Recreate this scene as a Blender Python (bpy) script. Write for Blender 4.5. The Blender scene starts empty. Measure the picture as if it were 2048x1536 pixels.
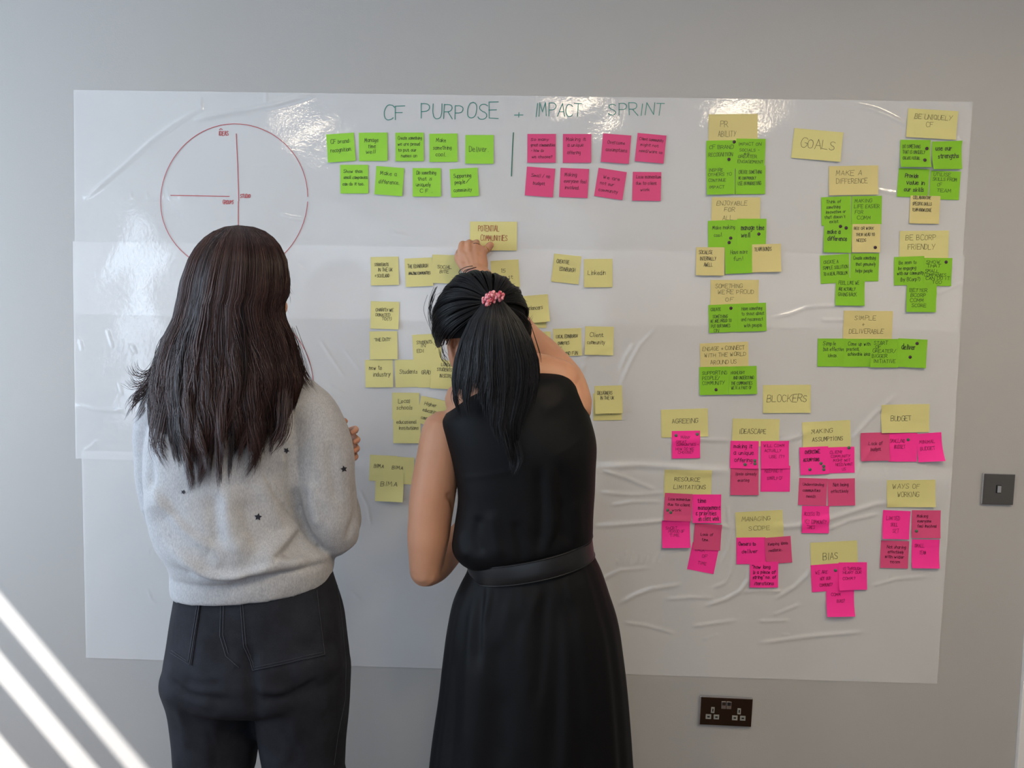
import bpy, bmesh, math, random
import numpy as np
from mathutils import Vector, Matrix

random.seed(7)
rng = np.random.default_rng(11)
SC = bpy.context.scene
COL = SC.collection

# ------------------------------------------------------------------ camera
F_PX = 1560.0
CAM = np.array([0.0, -2.12, 1.5])
_d = np.array([-404.0, 20848.0, F_PX]); _d /= np.linalg.norm(_d)        # world down, in camera axes (x right, y down, z forward)
_x = np.array([66824.0, 1469.0, -1560.0]); _x -= _d * (_x @ _d); _x /= np.linalg.norm(_x)
_y = np.cross(-_d, _x); _y = _y if _y[2] > 0 else -_y                    # world +Y (into the wall)
R_WC = np.stack([_x, _y, -_d], axis=0)                                   # rows: world axes written in camera axes; world = R_WC @ cam
cam_data = bpy.data.cameras.new('camera')
cam_data.sensor_width = 36.0
cam_data.lens = F_PX / 2048.0 * 36.0
cam = bpy.data.objects.new('camera', cam_data)
_r, _u, _b = R_WC @ np.array([1, 0, 0.]), R_WC @ np.array([0, -1., 0]), R_WC @ np.array([0, 0, -1.])
cam.matrix_world = Matrix(((_r[0], _u[0], _b[0], CAM[0]), (_r[1], _u[1], _b[1], CAM[1]), (_r[2], _u[2], _b[2], CAM[2]), (0, 0, 0, 1)))
COL.objects.link(cam)
SC.camera = cam

# ------------------------------------------------------------------ world, sun, daylight, exposure
SC.view_settings.view_transform = 'Standard'
SC.view_settings.look = 'None'
SC.view_settings.gamma = 1.0
SC.view_settings.use_curve_mapping = False
SC.view_settings.exposure = 0.24
SC.cycles.use_denoising = True
SC.cycles.max_bounces = 12
SC.cycles.diffuse_bounces = 6
SC.cycles.transparent_max_bounces = 24
SC.cycles.sample_clamp_indirect = 6.0
SC.cycles.caustics_reflective = False
SC.cycles.caustics_refractive = False

world = bpy.data.worlds.new('sky'); SC.world = world
world.use_nodes = True
bg = world.node_tree.nodes['Background']
bg.inputs[0].default_value = (0.60, 0.78, 1.0, 1)
bg.inputs[1].default_value = 0.6

def light(name, kind, loc, aim, energy, color, **kw):
    d = bpy.data.lights.new(name, kind); d.energy = energy; d.color = color
    for k, v in kw.items(): setattr(d, k, v)
    o = bpy.data.objects.new(name, d); COL.objects.link(o); o.location = loc
    o.rotation_euler = Vector(aim).to_track_quat('-Z', 'Y').to_euler()
    return o
XL, XR, YF, ZC = -2.6, 2.6, -4.6, 2.70           # left wall, right wall, wall behind the camera, ceiling
light('sun', 'SUN', (-4, -3, 5), (1.0, 0.72, -1.22), 11.0, (1.0, 0.98, 0.97), angle=0.0093)
# daylight coming through the left windows (the panes' own areas), plus added rear fill
light('window_daylight', 'AREA', (XL - 0.02, -1.10, 1.45), (1, 0.0, -0.05), 50, (0.66, 0.81, 1.0), shape='RECTANGLE', size=1.95, size_y=1.4)
light('narrow_window_daylight', 'AREA', (XL - 0.02, -3.03, 1.5), (1, 0.0, -0.05), 13, (0.68, 0.82, 1.0), shape='RECTANGLE', size=0.42, size_y=1.4)
light('rear_fill_light', 'AREA', (-0.70, YF - 0.02, 1.35), (0, 1, 0), 18, (0.70, 0.84, 1.0), shape='RECTANGLE', size=2.6, size_y=2.2)  # soft fill from behind the camera, added to light the people's backs

# ------------------------------------------------------------------ pixel <-> place
def ray(u, v):
    u = np.asarray(u, float); v = np.asarray(v, float)
    d = np.stack([(u - 1024) / F_PX, (v - 768) / F_PX, np.ones_like(u)], -1)
    return d @ R_WC.T
def P(u, v, Y=0.0):
    d = ray(u, v)
    t = (np.asarray(Y, float) - CAM[1]) / d[..., 1]
    return CAM + d * t[..., None]
def V3(u, v, Y=0.0): return Vector(P(u, v, Y))
def proj(p):
    c = (np.asarray(p) - CAM) @ R_WC
    return np.stack([c[..., 0] / c[..., 2] * F_PX + 1024, c[..., 1] / c[..., 2] * F_PX + 768], -1)

# ------------------------------------------------------------------ helpers: objects
def tag(o, label=None, cat=None, group=None, kind=None):
    if label: o['label'] = label
    if cat: o['category'] = cat
    if group: o['group'] = group
    if kind: o['kind'] = kind
    return o
def empty(name, loc, parent=None):
    o = bpy.data.objects.new(name, None); COL.objects.link(o); o.empty_display_size = 0.05
    if parent: put(o, parent)
    else: o.location = loc
    return o
def put(o, parent):                                # parent without moving: our meshes are in world space
    o.parent = parent
    if parent.parent is None: o.matrix_parent_inverse = Matrix.Translation(-parent.location)
def mesh_obj(name, verts, faces, mats, parent=None, smooth=True, fmat=None):
    me = bpy.data.meshes.new(name)
    verts = np.asarray(verts, np.float32)
    if isinstance(faces, np.ndarray) and faces.ndim == 2:
        n, k = faces.shape
        me.vertices.add(len(verts)); me.vertices.foreach_set('co', verts.ravel())
        me.loops.add(n * k); me.loops.foreach_set('vertex_index', faces.astype(np.int32).ravel())
        me.polygons.add(n); me.polygons.foreach_set('loop_start', np.arange(0, n * k, k, dtype=np.int32))
        me.update(calc_edges=True)
    else:
        me.from_pydata([tuple(map(float, v)) for v in verts], [], [tuple(int(i) for i in f) for f in faces])
    if not isinstance(mats, (list, tuple)): mats = [mats]
    for m in mats: me.materials.append(m)
    me.polygons.foreach_set('use_smooth', np.full(len(me.polygons), bool(smooth)))
    if fmat is not None: me.polygons.foreach_set('material_index', np.asarray(fmat, np.int32))
    me.update()
    o = bpy.data.objects.new(name, me); COL.objects.link(o)
    if parent: put(o, parent)
    return o
class MB:
    """collects plain solids, then links them as ONE mesh"""
    def __init__(s): s.v = []; s.f = []; s.m = []
    def add(s, v, f, m=0):
        n = len(s.v); s.v += [tuple(p) for p in v]; s.f += [tuple(i + n for i in q) for q in f]; s.m += [m] * len(f)
    def box(s, a, b, bev=0.0, m=0):
        bm = bmesh.new(); bmesh.ops.create_cube(bm, size=1.0)
        for v in bm.verts:
            v.co = Vector([(a[i] + b[i]) / 2 + v.co[i] * (b[i] - a[i]) for i in range(3)])
        if bev > 0:
            bmesh.ops.bevel(bm, geom=list(bm.edges), offset=bev, segments=2, affect='EDGES', profile=0.6)
        bm.verts.index_update()
        s.add([v.co[:] for v in bm.verts], [[v.index for v in f.verts] for f in bm.faces], m); bm.free()
    def obj(s, name, mats, parent=None, smooth=False):
        return mesh_obj(name, s.v, s.f, mats, parent, smooth, s.m)

# ------------------------------------------------------------------ helpers: materials
def lin(r, g, b):
    f = lambda c: (c / 255 / 12.92) if c <= 10.3 else ((c / 255 + 0.055) / 1.055) ** 2.4
    return (f(r), f(g), f(b), 1.0)
class Mat:
    def __init__(s, name, color=(.5, .5, .5, 1), rough=.5, metal=0.0, spec=.5):
        s.m = bpy.data.materials.new(name); s.m.use_nodes = True
        s.t = s.m.node_tree; s.b = s.t.nodes['Principled BSDF']
        s.set('Base Color', color); s.set('Roughness', rough); s.set('Metallic', metal); s.set('Specular IOR Level', spec)
    def set(s, k, v): s.b.inputs[k].default_value = v; return s
    def n(s, t, **kw):
        x = s.t.nodes.new(t)
        for k, v in kw.items(): setattr(x, k, v)
        return x
    def l(s, a, b): s.t.links.new(a, b)
    def coord(s, scale=(1, 1, 1), which='Object'):
        c = s.n('ShaderNodeTexCoord'); mp = s.n('ShaderNodeMapping'); mp.inputs['Scale'].default_value = scale
        s.l(c.outputs[which], mp.inputs['Vector']); return mp.outputs[0]
    def noise(s, scale=10, detail=3, rough=.5, dist=0, vec=None, anis=(1, 1, 1)):
        x = s.n('ShaderNodeTexNoise'); x.inputs['Scale'].default_value = scale; x.inputs['Detail'].default_value = detail
        x.inputs['Roughness'].default_value = rough; x.inputs['Distortion'].default_value = dist
        s.l(vec if vec is not None else s.coord(anis), x.inputs['Vector']); return x.outputs['Fac']
    def ramp(s, fac, stops):
        x = s.n('ShaderNodeValToRGB'); e = x.color_ramp.elements
        while len(e) < len(stops): e.new(0.5)
        for i, (p, c) in enumerate(stops): e[i].position = p; e[i].color = c
        s.l(fac, x.inputs[0]); return x.outputs[0]
    def color(s, out): s.l(out, s.b.inputs['Base Color']); return s
    def mul(s, a, b, fac=1.0, mode='MULTIPLY'):
        x = s.n('ShaderNodeMix', data_type='RGBA', blend_type=mode); x.inputs[0].default_value = fac
        s.l(a, x.inputs[6]); s.l(b, x.inputs[7]); return x.outputs[2]
    def bump(s, h, strength=.3, dist=.001, prev=None):
        x = s.n('ShaderNodeBump'); x.inputs['Strength'].default_value = strength; x.inputs['Distance'].default_value = dist
        s.l(h, x.inputs['Height'])
        if prev is not None: s.l(prev, x.inputs['Normal'])
        s.l(x.outputs[0], s.b.inputs['Normal']); return x.outputs[0]
def rampgray(a, b): return [(0.0, (a, a, a, 1)), (1.0, (b, b, b, 1))]

M_wall = Mat('grey_wall_paint', lin(177, 174, 170), .75, spec=.1)
M_wall.bump(M_wall.noise(260, 3, .55), .22, .0012)
M_white = Mat('white_satin_paint', lin(235, 232, 228), .4)
M_ceil = Mat('white_ceiling_paint', lin(232, 230, 226), .8)
M_floor = Mat('dark_brown_boards', lin(74, 54, 40), .45)
M_floor.color(M_floor.ramp(M_floor.noise(6, 5, .6, anis=(1, 12, 1)), [(.3, lin(58, 41, 30)), (.7, lin(92, 68, 50))]))
M_frame = Mat('window_frame_paint', lin(225, 226, 228), .4)

# ------------------------------------------------------------------ the room
def structure(o): o['kind'] = 'structure'; return o
def wall_with_holes(name, axis, at, thick, a0, a1, z0, z1, holes, mat):
    """a wall of solid boxes round rectangular openings; axis 'x' = plane x=at, running along y"""
    mb = MB()
    def bx(p0, p1, q0, q1):
        if p1 - p0 < 1e-6 or q1 - q0 < 1e-6: return
        if axis == 'x': mb.box((min(at, at + thick), p0, q0), (max(at, at + thick), p1, q1))
        else: mb.box((p0, min(at, at + thick), q0), (p1, max(at, at + thick), q1))
    cur = a0
    for (h0, h1, g0, g1) in sorted(holes):
        bx(cur, h0, z0, z1); bx(h0, h1, z0, g0); bx(h0, h1, g1, z1); cur = h1
    bx(cur, a1, z0, z1)
    return structure(mb.obj(name, mat.m))
WY0, WY1, WZ0, WZ1 = -2.10, -0.12, 0.70, 2.26
corner = P(2028.5, 1536, 0.0)
DX0 = corner[0] + 0.066; DX1 = DX0 + 0.80            # door opening in the back wall, beyond the frame on the right
wall_with_holes('wall_back', 'y', 0.0, 0.12, XL - .15, XR + .15, 0, ZC, [(DX0, DX1, 0.0, 2.03)], M_wall)
wall_with_holes('wall_left', 'x', XL, -0.15, YF, 0.0, 0, ZC, [(-3.26, -2.80, WZ0, 2.2), (WY0, WY1, WZ0, WZ1)], M_wall)
wall_with_holes('wall_right', 'x', XR, 0.15, YF, 0.0, 0, ZC, [], M_wall)
wall_with_holes('wall_front', 'y', YF, -0.15, XL - .15, XR + .15, 0, ZC, [(-2.03, .63, .2, 2.5)], M_wall)
mb = MB(); mb.box((XL - .15, YF - .15, -0.1), (XR + .15, 0.12, 0)); structure(mb.obj('floor', M_floor.m))
mb = MB(); mb.box((XL - .15, YF - .15, ZC), (XR + .15, 0.12, ZC + .1)); structure(mb.obj('ceiling', M_ceil.m))
mb = MB(); mb.box((XL, -0.016, 0), (corner[0] - .002, -0.0, 0.09), .003); structure(mb.obj('baseboard_back', M_white.m))
# window in the left wall: the horizontal bars whose shadows fall between the sun stripes
w1 = structure(empty('window_1', (XL - .05, (WY0 + WY1) / 2, WZ0)))
for z0, z1 in ((2.158, 2.199), (1.975, 2.048), (1.72, 1.851)):
    mb = MB(); mb.box((XL - .062, WY0, z0), (XL - .038, WY1, z1)); mb.obj('glazing_bar', M_frame.m, w1)
mb = MB(); mb.box((XL - .08, WY0, WZ0), (XL - .03, WY0 + .06, WZ1)); mb.box((XL - .08, WY1 - .06, WZ0), (XL - .03, WY1, WZ1))
mb.box((XL - .08, WY0 + .06, WZ0), (XL - .03, WY1 - .06, WZ0 + .06)); mb.obj('window_frame', M_frame.m, w1)
mb = MB(); mb.box((XL - .05, WY0, WZ0 - .03), (XL + .12, WY1, WZ0), .006); mb.obj('window_sill', M_white.m, w1)
w2 = structure(empty('rear_fill_window', (-.7, YF - .05, .2)))  # unseen rear glazing, sized and placed to carry the soft fill
mb = MB()
for a, b in (((-2.03, .2), (-1.97, 2.5)), ((.57, .2), (.63, 2.5)), ((-1.97, .2), (.57, .26)), ((-1.97, 2.44), (.57, 2.5)), ((-.73, .26), (-.67, 2.44))):
    mb.box((a[0], YF - .1, a[1]), (b[0], YF - .05, b[1]))
mb.obj('window_frame', M_frame.m, w2)
w3 = structure(empty('window_3', (XL - .05, -3.03, WZ0)))
mb = MB(); mb.box((XL - .08, -3.26, WZ0), (XL - .03, -3.22, 2.2)); mb.box((XL - .08, -2.84, WZ0), (XL - .03, -2.80, 2.2)); mb.box((XL - .08, -3.22, WZ0), (XL - .03, -2.84, WZ0 + .05)); mb.obj('window_frame', M_frame.m, w3)
# door casing at the right edge
mb = MB(); mb.box((corner[0], -0.013, 0), (DX0 + .002, -0.0, 2.09), .002); structure(mb.obj('trim_1', M_white.m))
d1 = structure(empty('door_1', (DX0, 0.05, 0)))
mb = MB(); mb.box((DX0 + .003, .03, .005), (DX1 - .003, .07, 2.025)); mb.obj('door_leaf', M_white.m, d1)
# ceiling lamps mirrored in the glossy film, plus near ones added to brighten the wall
M_lamp = Mat('lamp_diffuser', (1, 1, 1, 1), .5); M_lamp.set('Emission Color', (1.0, .83, .60, 1)); M_lamp.set('Emission Strength', 32.0)
M_rim = Mat('lamp_rim_white', lin(230, 228, 222), .4)
def disc(mb, c, r0, r1, z0, z1, m=0, n=40):
    ang = [2 * math.pi * i / n for i in range(n)]
    v = [(c[0] + r * math.cos(a), c[1] + r * math.sin(a), z) for (r, z) in ((r0, z0), (r1, z0), (r1, z1), (r0, z1)) for a in ang]
    f = []
    for k in range(4):
        for i in range(n):
            j = (i + 1) % n; k2 = (k + 1) % 4
            f.append((k * n + i, k * n + j, k2 * n + j, k2 * n + i))
    mb.add(v, f, m)
for lx, ly, lab in ((0.23, -2.12, 'round ceiling lamp above the camera, mirrored over the pink notes'),
                    (1.08, -2.15, 'round ceiling lamp on the right, mirrored above the green and yellow columns'),
                    (-1.38, -2.78, 'round ceiling lamp on the left, mirrored faintly beside the red circle'),
                    (.75, -1.45, 'unseen fill lamp added on the ceiling, above the gap between the columns of notes'), (1.65, -1.45, 'unseen fill lamp added on the ceiling, over the light switch')):
    lp = tag(empty('ceiling_lamp', (lx, ly, ZC)), lab, 'lamp', 'round ceiling lamps')
    mb = MB(); disc(mb, (lx, ly), .0, .165, ZC - .03, ZC - .012); mb.obj('diffuser', M_lamp.m, lp, True)
    mb = MB(); disc(mb, (lx, ly), .165, .18, ZC - .034, ZC); mb.obj('rim', M_rim.m, lp)

# ------------------------------------------------------------------ wrinkles and the whiteboard film
RIDGES = [  # (amp mm, sigma px, polyline in frame pixels on the wall)
 (3.2, 5, [(172, 395), (205, 368), (245, 335), (300, 285), (350, 248), (395, 222)]),
 (4.2, 6, [(390, 238), (440, 229), (500, 219), (560, 206), (605, 194), (625, 190)]),
 (1.5, 3, [(402, 195), (402, 222)]), (1.3, 3, [(531, 184), (533, 208)]),
 (2.0, 4, [(1242, 768), (1262, 722), (1280, 690), (1313, 655)]),
 (4.0, 9, [(1205, 934), (1280, 929), (1340, 933), (1400, 940), (1462, 942)]),
 (2.8, 5, [(1340, 884), (1400, 879), (1460, 880)]), (2.6, 5, [(1560, 882), (1600, 872), (1622, 858)]),
 (2.6, 5, [(1205, 940), (1255, 956), (1307, 978)]), (2.4, 5, [(1205, 985), (1265, 989), (1328, 985)]),
 (3.2, 5, [(1195, 1052), (1250, 1048), (1324, 1041), (1400, 1040), (1440, 1050), (1475, 1058)]),
 (3.6, 6, [(1545, 1056), (1600, 1050), (1657, 1038), (1712, 1020), (1750, 1008), (1790, 1003)]),
 (2.2, 4, [(1655, 1058), (1700, 1040), (1755, 1028)]),
 (2.8, 5, [(1240, 1207), (1268, 1190), (1300, 1178), (1357, 1168)]),
 (2.4, 4, [(1335, 1198), (1380, 1194), (1425, 1195)]),
 (3.2, 5, [(1412, 1210), (1450, 1198), (1480, 1182), (1497, 1158), (1500, 1135)]),
 (2.2, 4, [(1485, 1184), (1520, 1180), (1562, 1182)]),
 (2.8, 5, [(1552, 1196), (1590, 1172), (1612, 1152), (1622, 1135)]),
 (2.2, 4, [(1388, 1252), (1425, 1246), (1470, 1240)]), (2.0, 4, [(1518, 1242), (1575, 1240)]),
 (2.8, 5, [(1520, 1286), (1580, 1277), (1640, 1270), (1728, 1263)]),
 (3.0, 5, [(1700, 885), (1718, 862), (1745, 832), (1768, 810), (1790, 790)]),
 (2.4, 4, [(1712, 950), (1720, 930), (1735, 905), (1752, 885)]),
 (2.2, 4, [(1548, 634), (1578, 628), (1610, 616), (1650, 612), (1690, 611)]),
 (1.8, 4, [(1870, 590), (1895, 578), (1925, 565)]), (1.8, 4, [(1640, 640), (1700, 640)]),
 (2.2, 4, [(1458, 1012), (1462, 1060), (1455, 1100), (1440, 1128)]), (1.8, 4, [(1425, 1175), (1450, 1165), (1462, 1140), (1465, 1105)]),
 (1.6, 4, [(1190, 1165), (1240, 1140), (1300, 1135)]), (2.0, 4, [(1225, 1010), (1265, 1003), (1320, 1003)]),
 (2.2, 4, [(1250, 1245), (1290, 1250), (1345, 1265)]),
 (1.6, 4, [(1755, 380), (1800, 388)]), (2.2, 4, [(1712, 212), (1745, 219), (1775, 231), (1812, 250)]), (2.0, 5, [(1915, 278), (1935, 285)]),
 (1.8, 4, [(1545, 1230), (1600, 1208)]), (1.8, 4, [(1740, 1172), (1790, 1158), (1850, 1153)]),
 (1.4, 3, [(690, 700), (720, 740)]), (1.4, 3, [(640, 680), (668, 722), (690, 755)]), (1.2, 3, [(660, 770), (690, 790)]),
 (1.6, 4, [(1165, 720), (1190, 702), (1225, 690)]), (1.6, 4, [(1150, 760), (1170, 730)]), (1.6, 4, [(1240, 740), (1252, 712), (1268, 690)]),
 (1.6, 4, [(150, 808), (185, 818), (245, 822)]), (1.3, 3, [(160, 680), (165, 700)]), (1.3, 3, [(215, 660), (226, 695)]), (1.2, 3, [(263, 690), (272, 705)]),
 (1.4, 3, [(296, 1178), (304, 1200), (314, 1208)]), (1.3, 3, [(384, 1128), (380, 1155)]), (1.4, 3, [(390, 1232), (415, 1225), (445, 1222)]), (1.3, 3, [(408, 1185), (405, 1205)]),
 (.7, 4, [(170, 900), (180, 895), (195, 880)]), (1.2, 3, [(720, 980), (735, 1010), (742, 1050)]), (1.2, 3, [(700, 1180), (722, 1200)]),
 (1.6, 4, [(562, 430), (580, 436), (612, 440)]),
]
for _i in range(9):
    _u0 = 300 + 11 * _i; RIDGES.append((.8, 2.5, [(_u0, 1096 + random.uniform(-4, 4)), (_u0 - 3, 1110)]))
for _i in range(10):
    _u0 = 262 + 32 * _i; RIDGES.append((.55, 2.5, [(_u0, 384), (_u0 + 2, 396)]))
for _i in range(8):
    _u0 = 1238 + 12 * _i; RIDGES.append((1.2, 3, [(_u0 + 4, 1106 + random.uniform(-5, 5)), (_u0 - 3, 1128)]))
for _i in range(42):     # faint short creases all over
    _u0 = random.uniform(200, 1850); _v0 = random.uniform(230, 1290); _a = random.choice([random.gauss(0.25, .4), random.gauss(1.9, .4)]); _L = random.uniform(14, 40)
    RIDGES.append((random.uniform(.35, .8), 3.2, [(_u0, _v0), (_u0 + _L * math.cos(_a), _v0 - _L * math.sin(_a))]))
def _w2(pts): p = P(np.array([a for a, b in pts]), np.array([b for a, b in pts]), 0.0); return p[:, [0, 2]]
def seg_dist(X, Z, pl):
    """distance to a polyline and the 0..1 position along it"""
    best = np.full(X.shape, 1e9); along = np.zeros(X.shape)
    L = np.r_[0, np.cumsum(np.hypot(*(pl[1:] - pl[:-1]).T))]
    for i in range(len(pl) - 1):
        a = pl[i]; b = pl[i + 1]; ab = b - a; l2 = ab @ ab + 1e-12
        t = np.clip(((X - a[0]) * ab[0] + (Z - a[1]) * ab[1]) / l2, 0, 1)
        d = np.hypot(X - a[0] - t * ab[0], Z - a[1] - t * ab[1])
        k = d < best; best = np.where(k, d, best); along = np.where(k, (L[i] + t * math.sqrt(l2)) / L[-1], along)
    return best, along
_RW = [(a * 1.1e-3, s * 1.08e-3, _w2(pl)) for a, s, pl in RIDGES]
def film_h(X, Z):
    """height of the creased film above its own flat (metres)"""
    X = np.asarray(X, float); Z = np.asarray(Z, float); H = np.zeros(X.shape)
    for a, s, pl in _RW:
        lo = pl.min(0) - 4 * s; hi = pl.max(0) + 4 * s
        k = (X > lo[0]) & (X < hi[0]) & (Z > lo[1]) & (Z < hi[1])
        if not k.any(): continue
        d, t = seg_dist(X[k], Z[k], pl)
        H[k] = np.maximum(H[k], a * np.exp(-(d / s) ** 2) * np.clip(np.minimum(t, 1 - t) * 6 + .25, 0, 1))
    H += 0.0002 * (np.sin(X * 31 + 3 * np.sin(Z * 17)) + np.sin(Z * 27 + 2.0 * np.sin(X * 19)) + 2)
    return H
M_film = Mat('translucent_glossy_film', lin(252, 251, 250), .07, spec=.5)
M_film.set('Alpha', .47)
M_film.set('Specular IOR Level', 0.0)
_n2 = M_film.bump(M_film.noise(75, 3, .6), .095, .003, M_film.bump(M_film.noise(230, 2, .5), .05, .001))
_fr = M_film.n('ShaderNodeFresnel'); _fr.inputs['IOR'].default_value = 1.47; M_film.l(_n2, _fr.inputs['Normal'])
_ge = M_film.n('ShaderNodeNewGeometry'); _io = M_film.n('ShaderNodeMapRange')     # thin sheet: the same reflectance from both sides
_io.inputs['To Min'].default_value = 1.47; _io.inputs['To Max'].default_value = 1 / 1.47
M_film.l(_ge.outputs['Backfacing'], _io.inputs['Value']); M_film.l(_io.outputs['Result'], _fr.inputs['IOR'])
_gl = M_film.n('ShaderNodeBsdfGlossy'); _gl.inputs['Roughness'].default_value = .035; M_film.l(_n2, _gl.inputs['Normal'])
_mx = M_film.n('ShaderNodeMixShader'); _out = [q for q in M_film.t.nodes if q.type == 'OUTPUT_MATERIAL'][0]
M_film.l(_fr.outputs[0], _mx.inputs[0]); M_film.l(M_film.b.outputs[0], _mx.inputs[1]); M_film.l(_gl.outputs[0], _mx.inputs[2]); M_film.l(_mx.outputs[0], _out.inputs[0])
def film_sheet(name, tl, tr, br, bl, off, label):
    c = [P(*q, 0.0) for q in (tl, tr, br, bl)]
    nu, nv = 640, 165
    a = np.linspace(0, 1, nu)[None, :, None]; b = np.linspace(0, 1, nv)[:, None, None]
    p = (c[0] * (1 - a) + c[1] * a) * (1 - b) + (c[3] * (1 - a) + c[2] * a) * b
    p[..., 1] = -off - film_h(p[..., 0], p[..., 2])
    idx = np.arange(nu * nv).reshape(nv, nu)
    f = np.stack([idx[:-1, :-1], idx[1:, :-1], idx[1:, 1:], idx[:-1, 1:]], -1).reshape(-1, 4)
    return tag(mesh_obj(name, p.reshape(-1, 3), f, M_film.m), label, 'film', 'whiteboard film sheets on the wall')
OFF = (0.0006, 0.0011, 0.0016)
film_top = film_sheet('whiteboard_film', (148, 180), (1945, 204), (1915, 662), (151, 628), OFF[0], 'top translucent white film sheet on the grey wall, carrying the teal heading')
film_mid = film_sheet('whiteboard_film', (146, 483), (1929, 512), (1902, 965), (152, 917), OFF[1], 'middle translucent white film sheet, overlapping the sheets above and below it')
film_low = film_sheet('whiteboard_film', (164, 901), (1904, 938), (1873, 1367), (173, 1315), OFF[2], 'bottom translucent white film sheet, heavily creased on the right above the socket')
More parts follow.
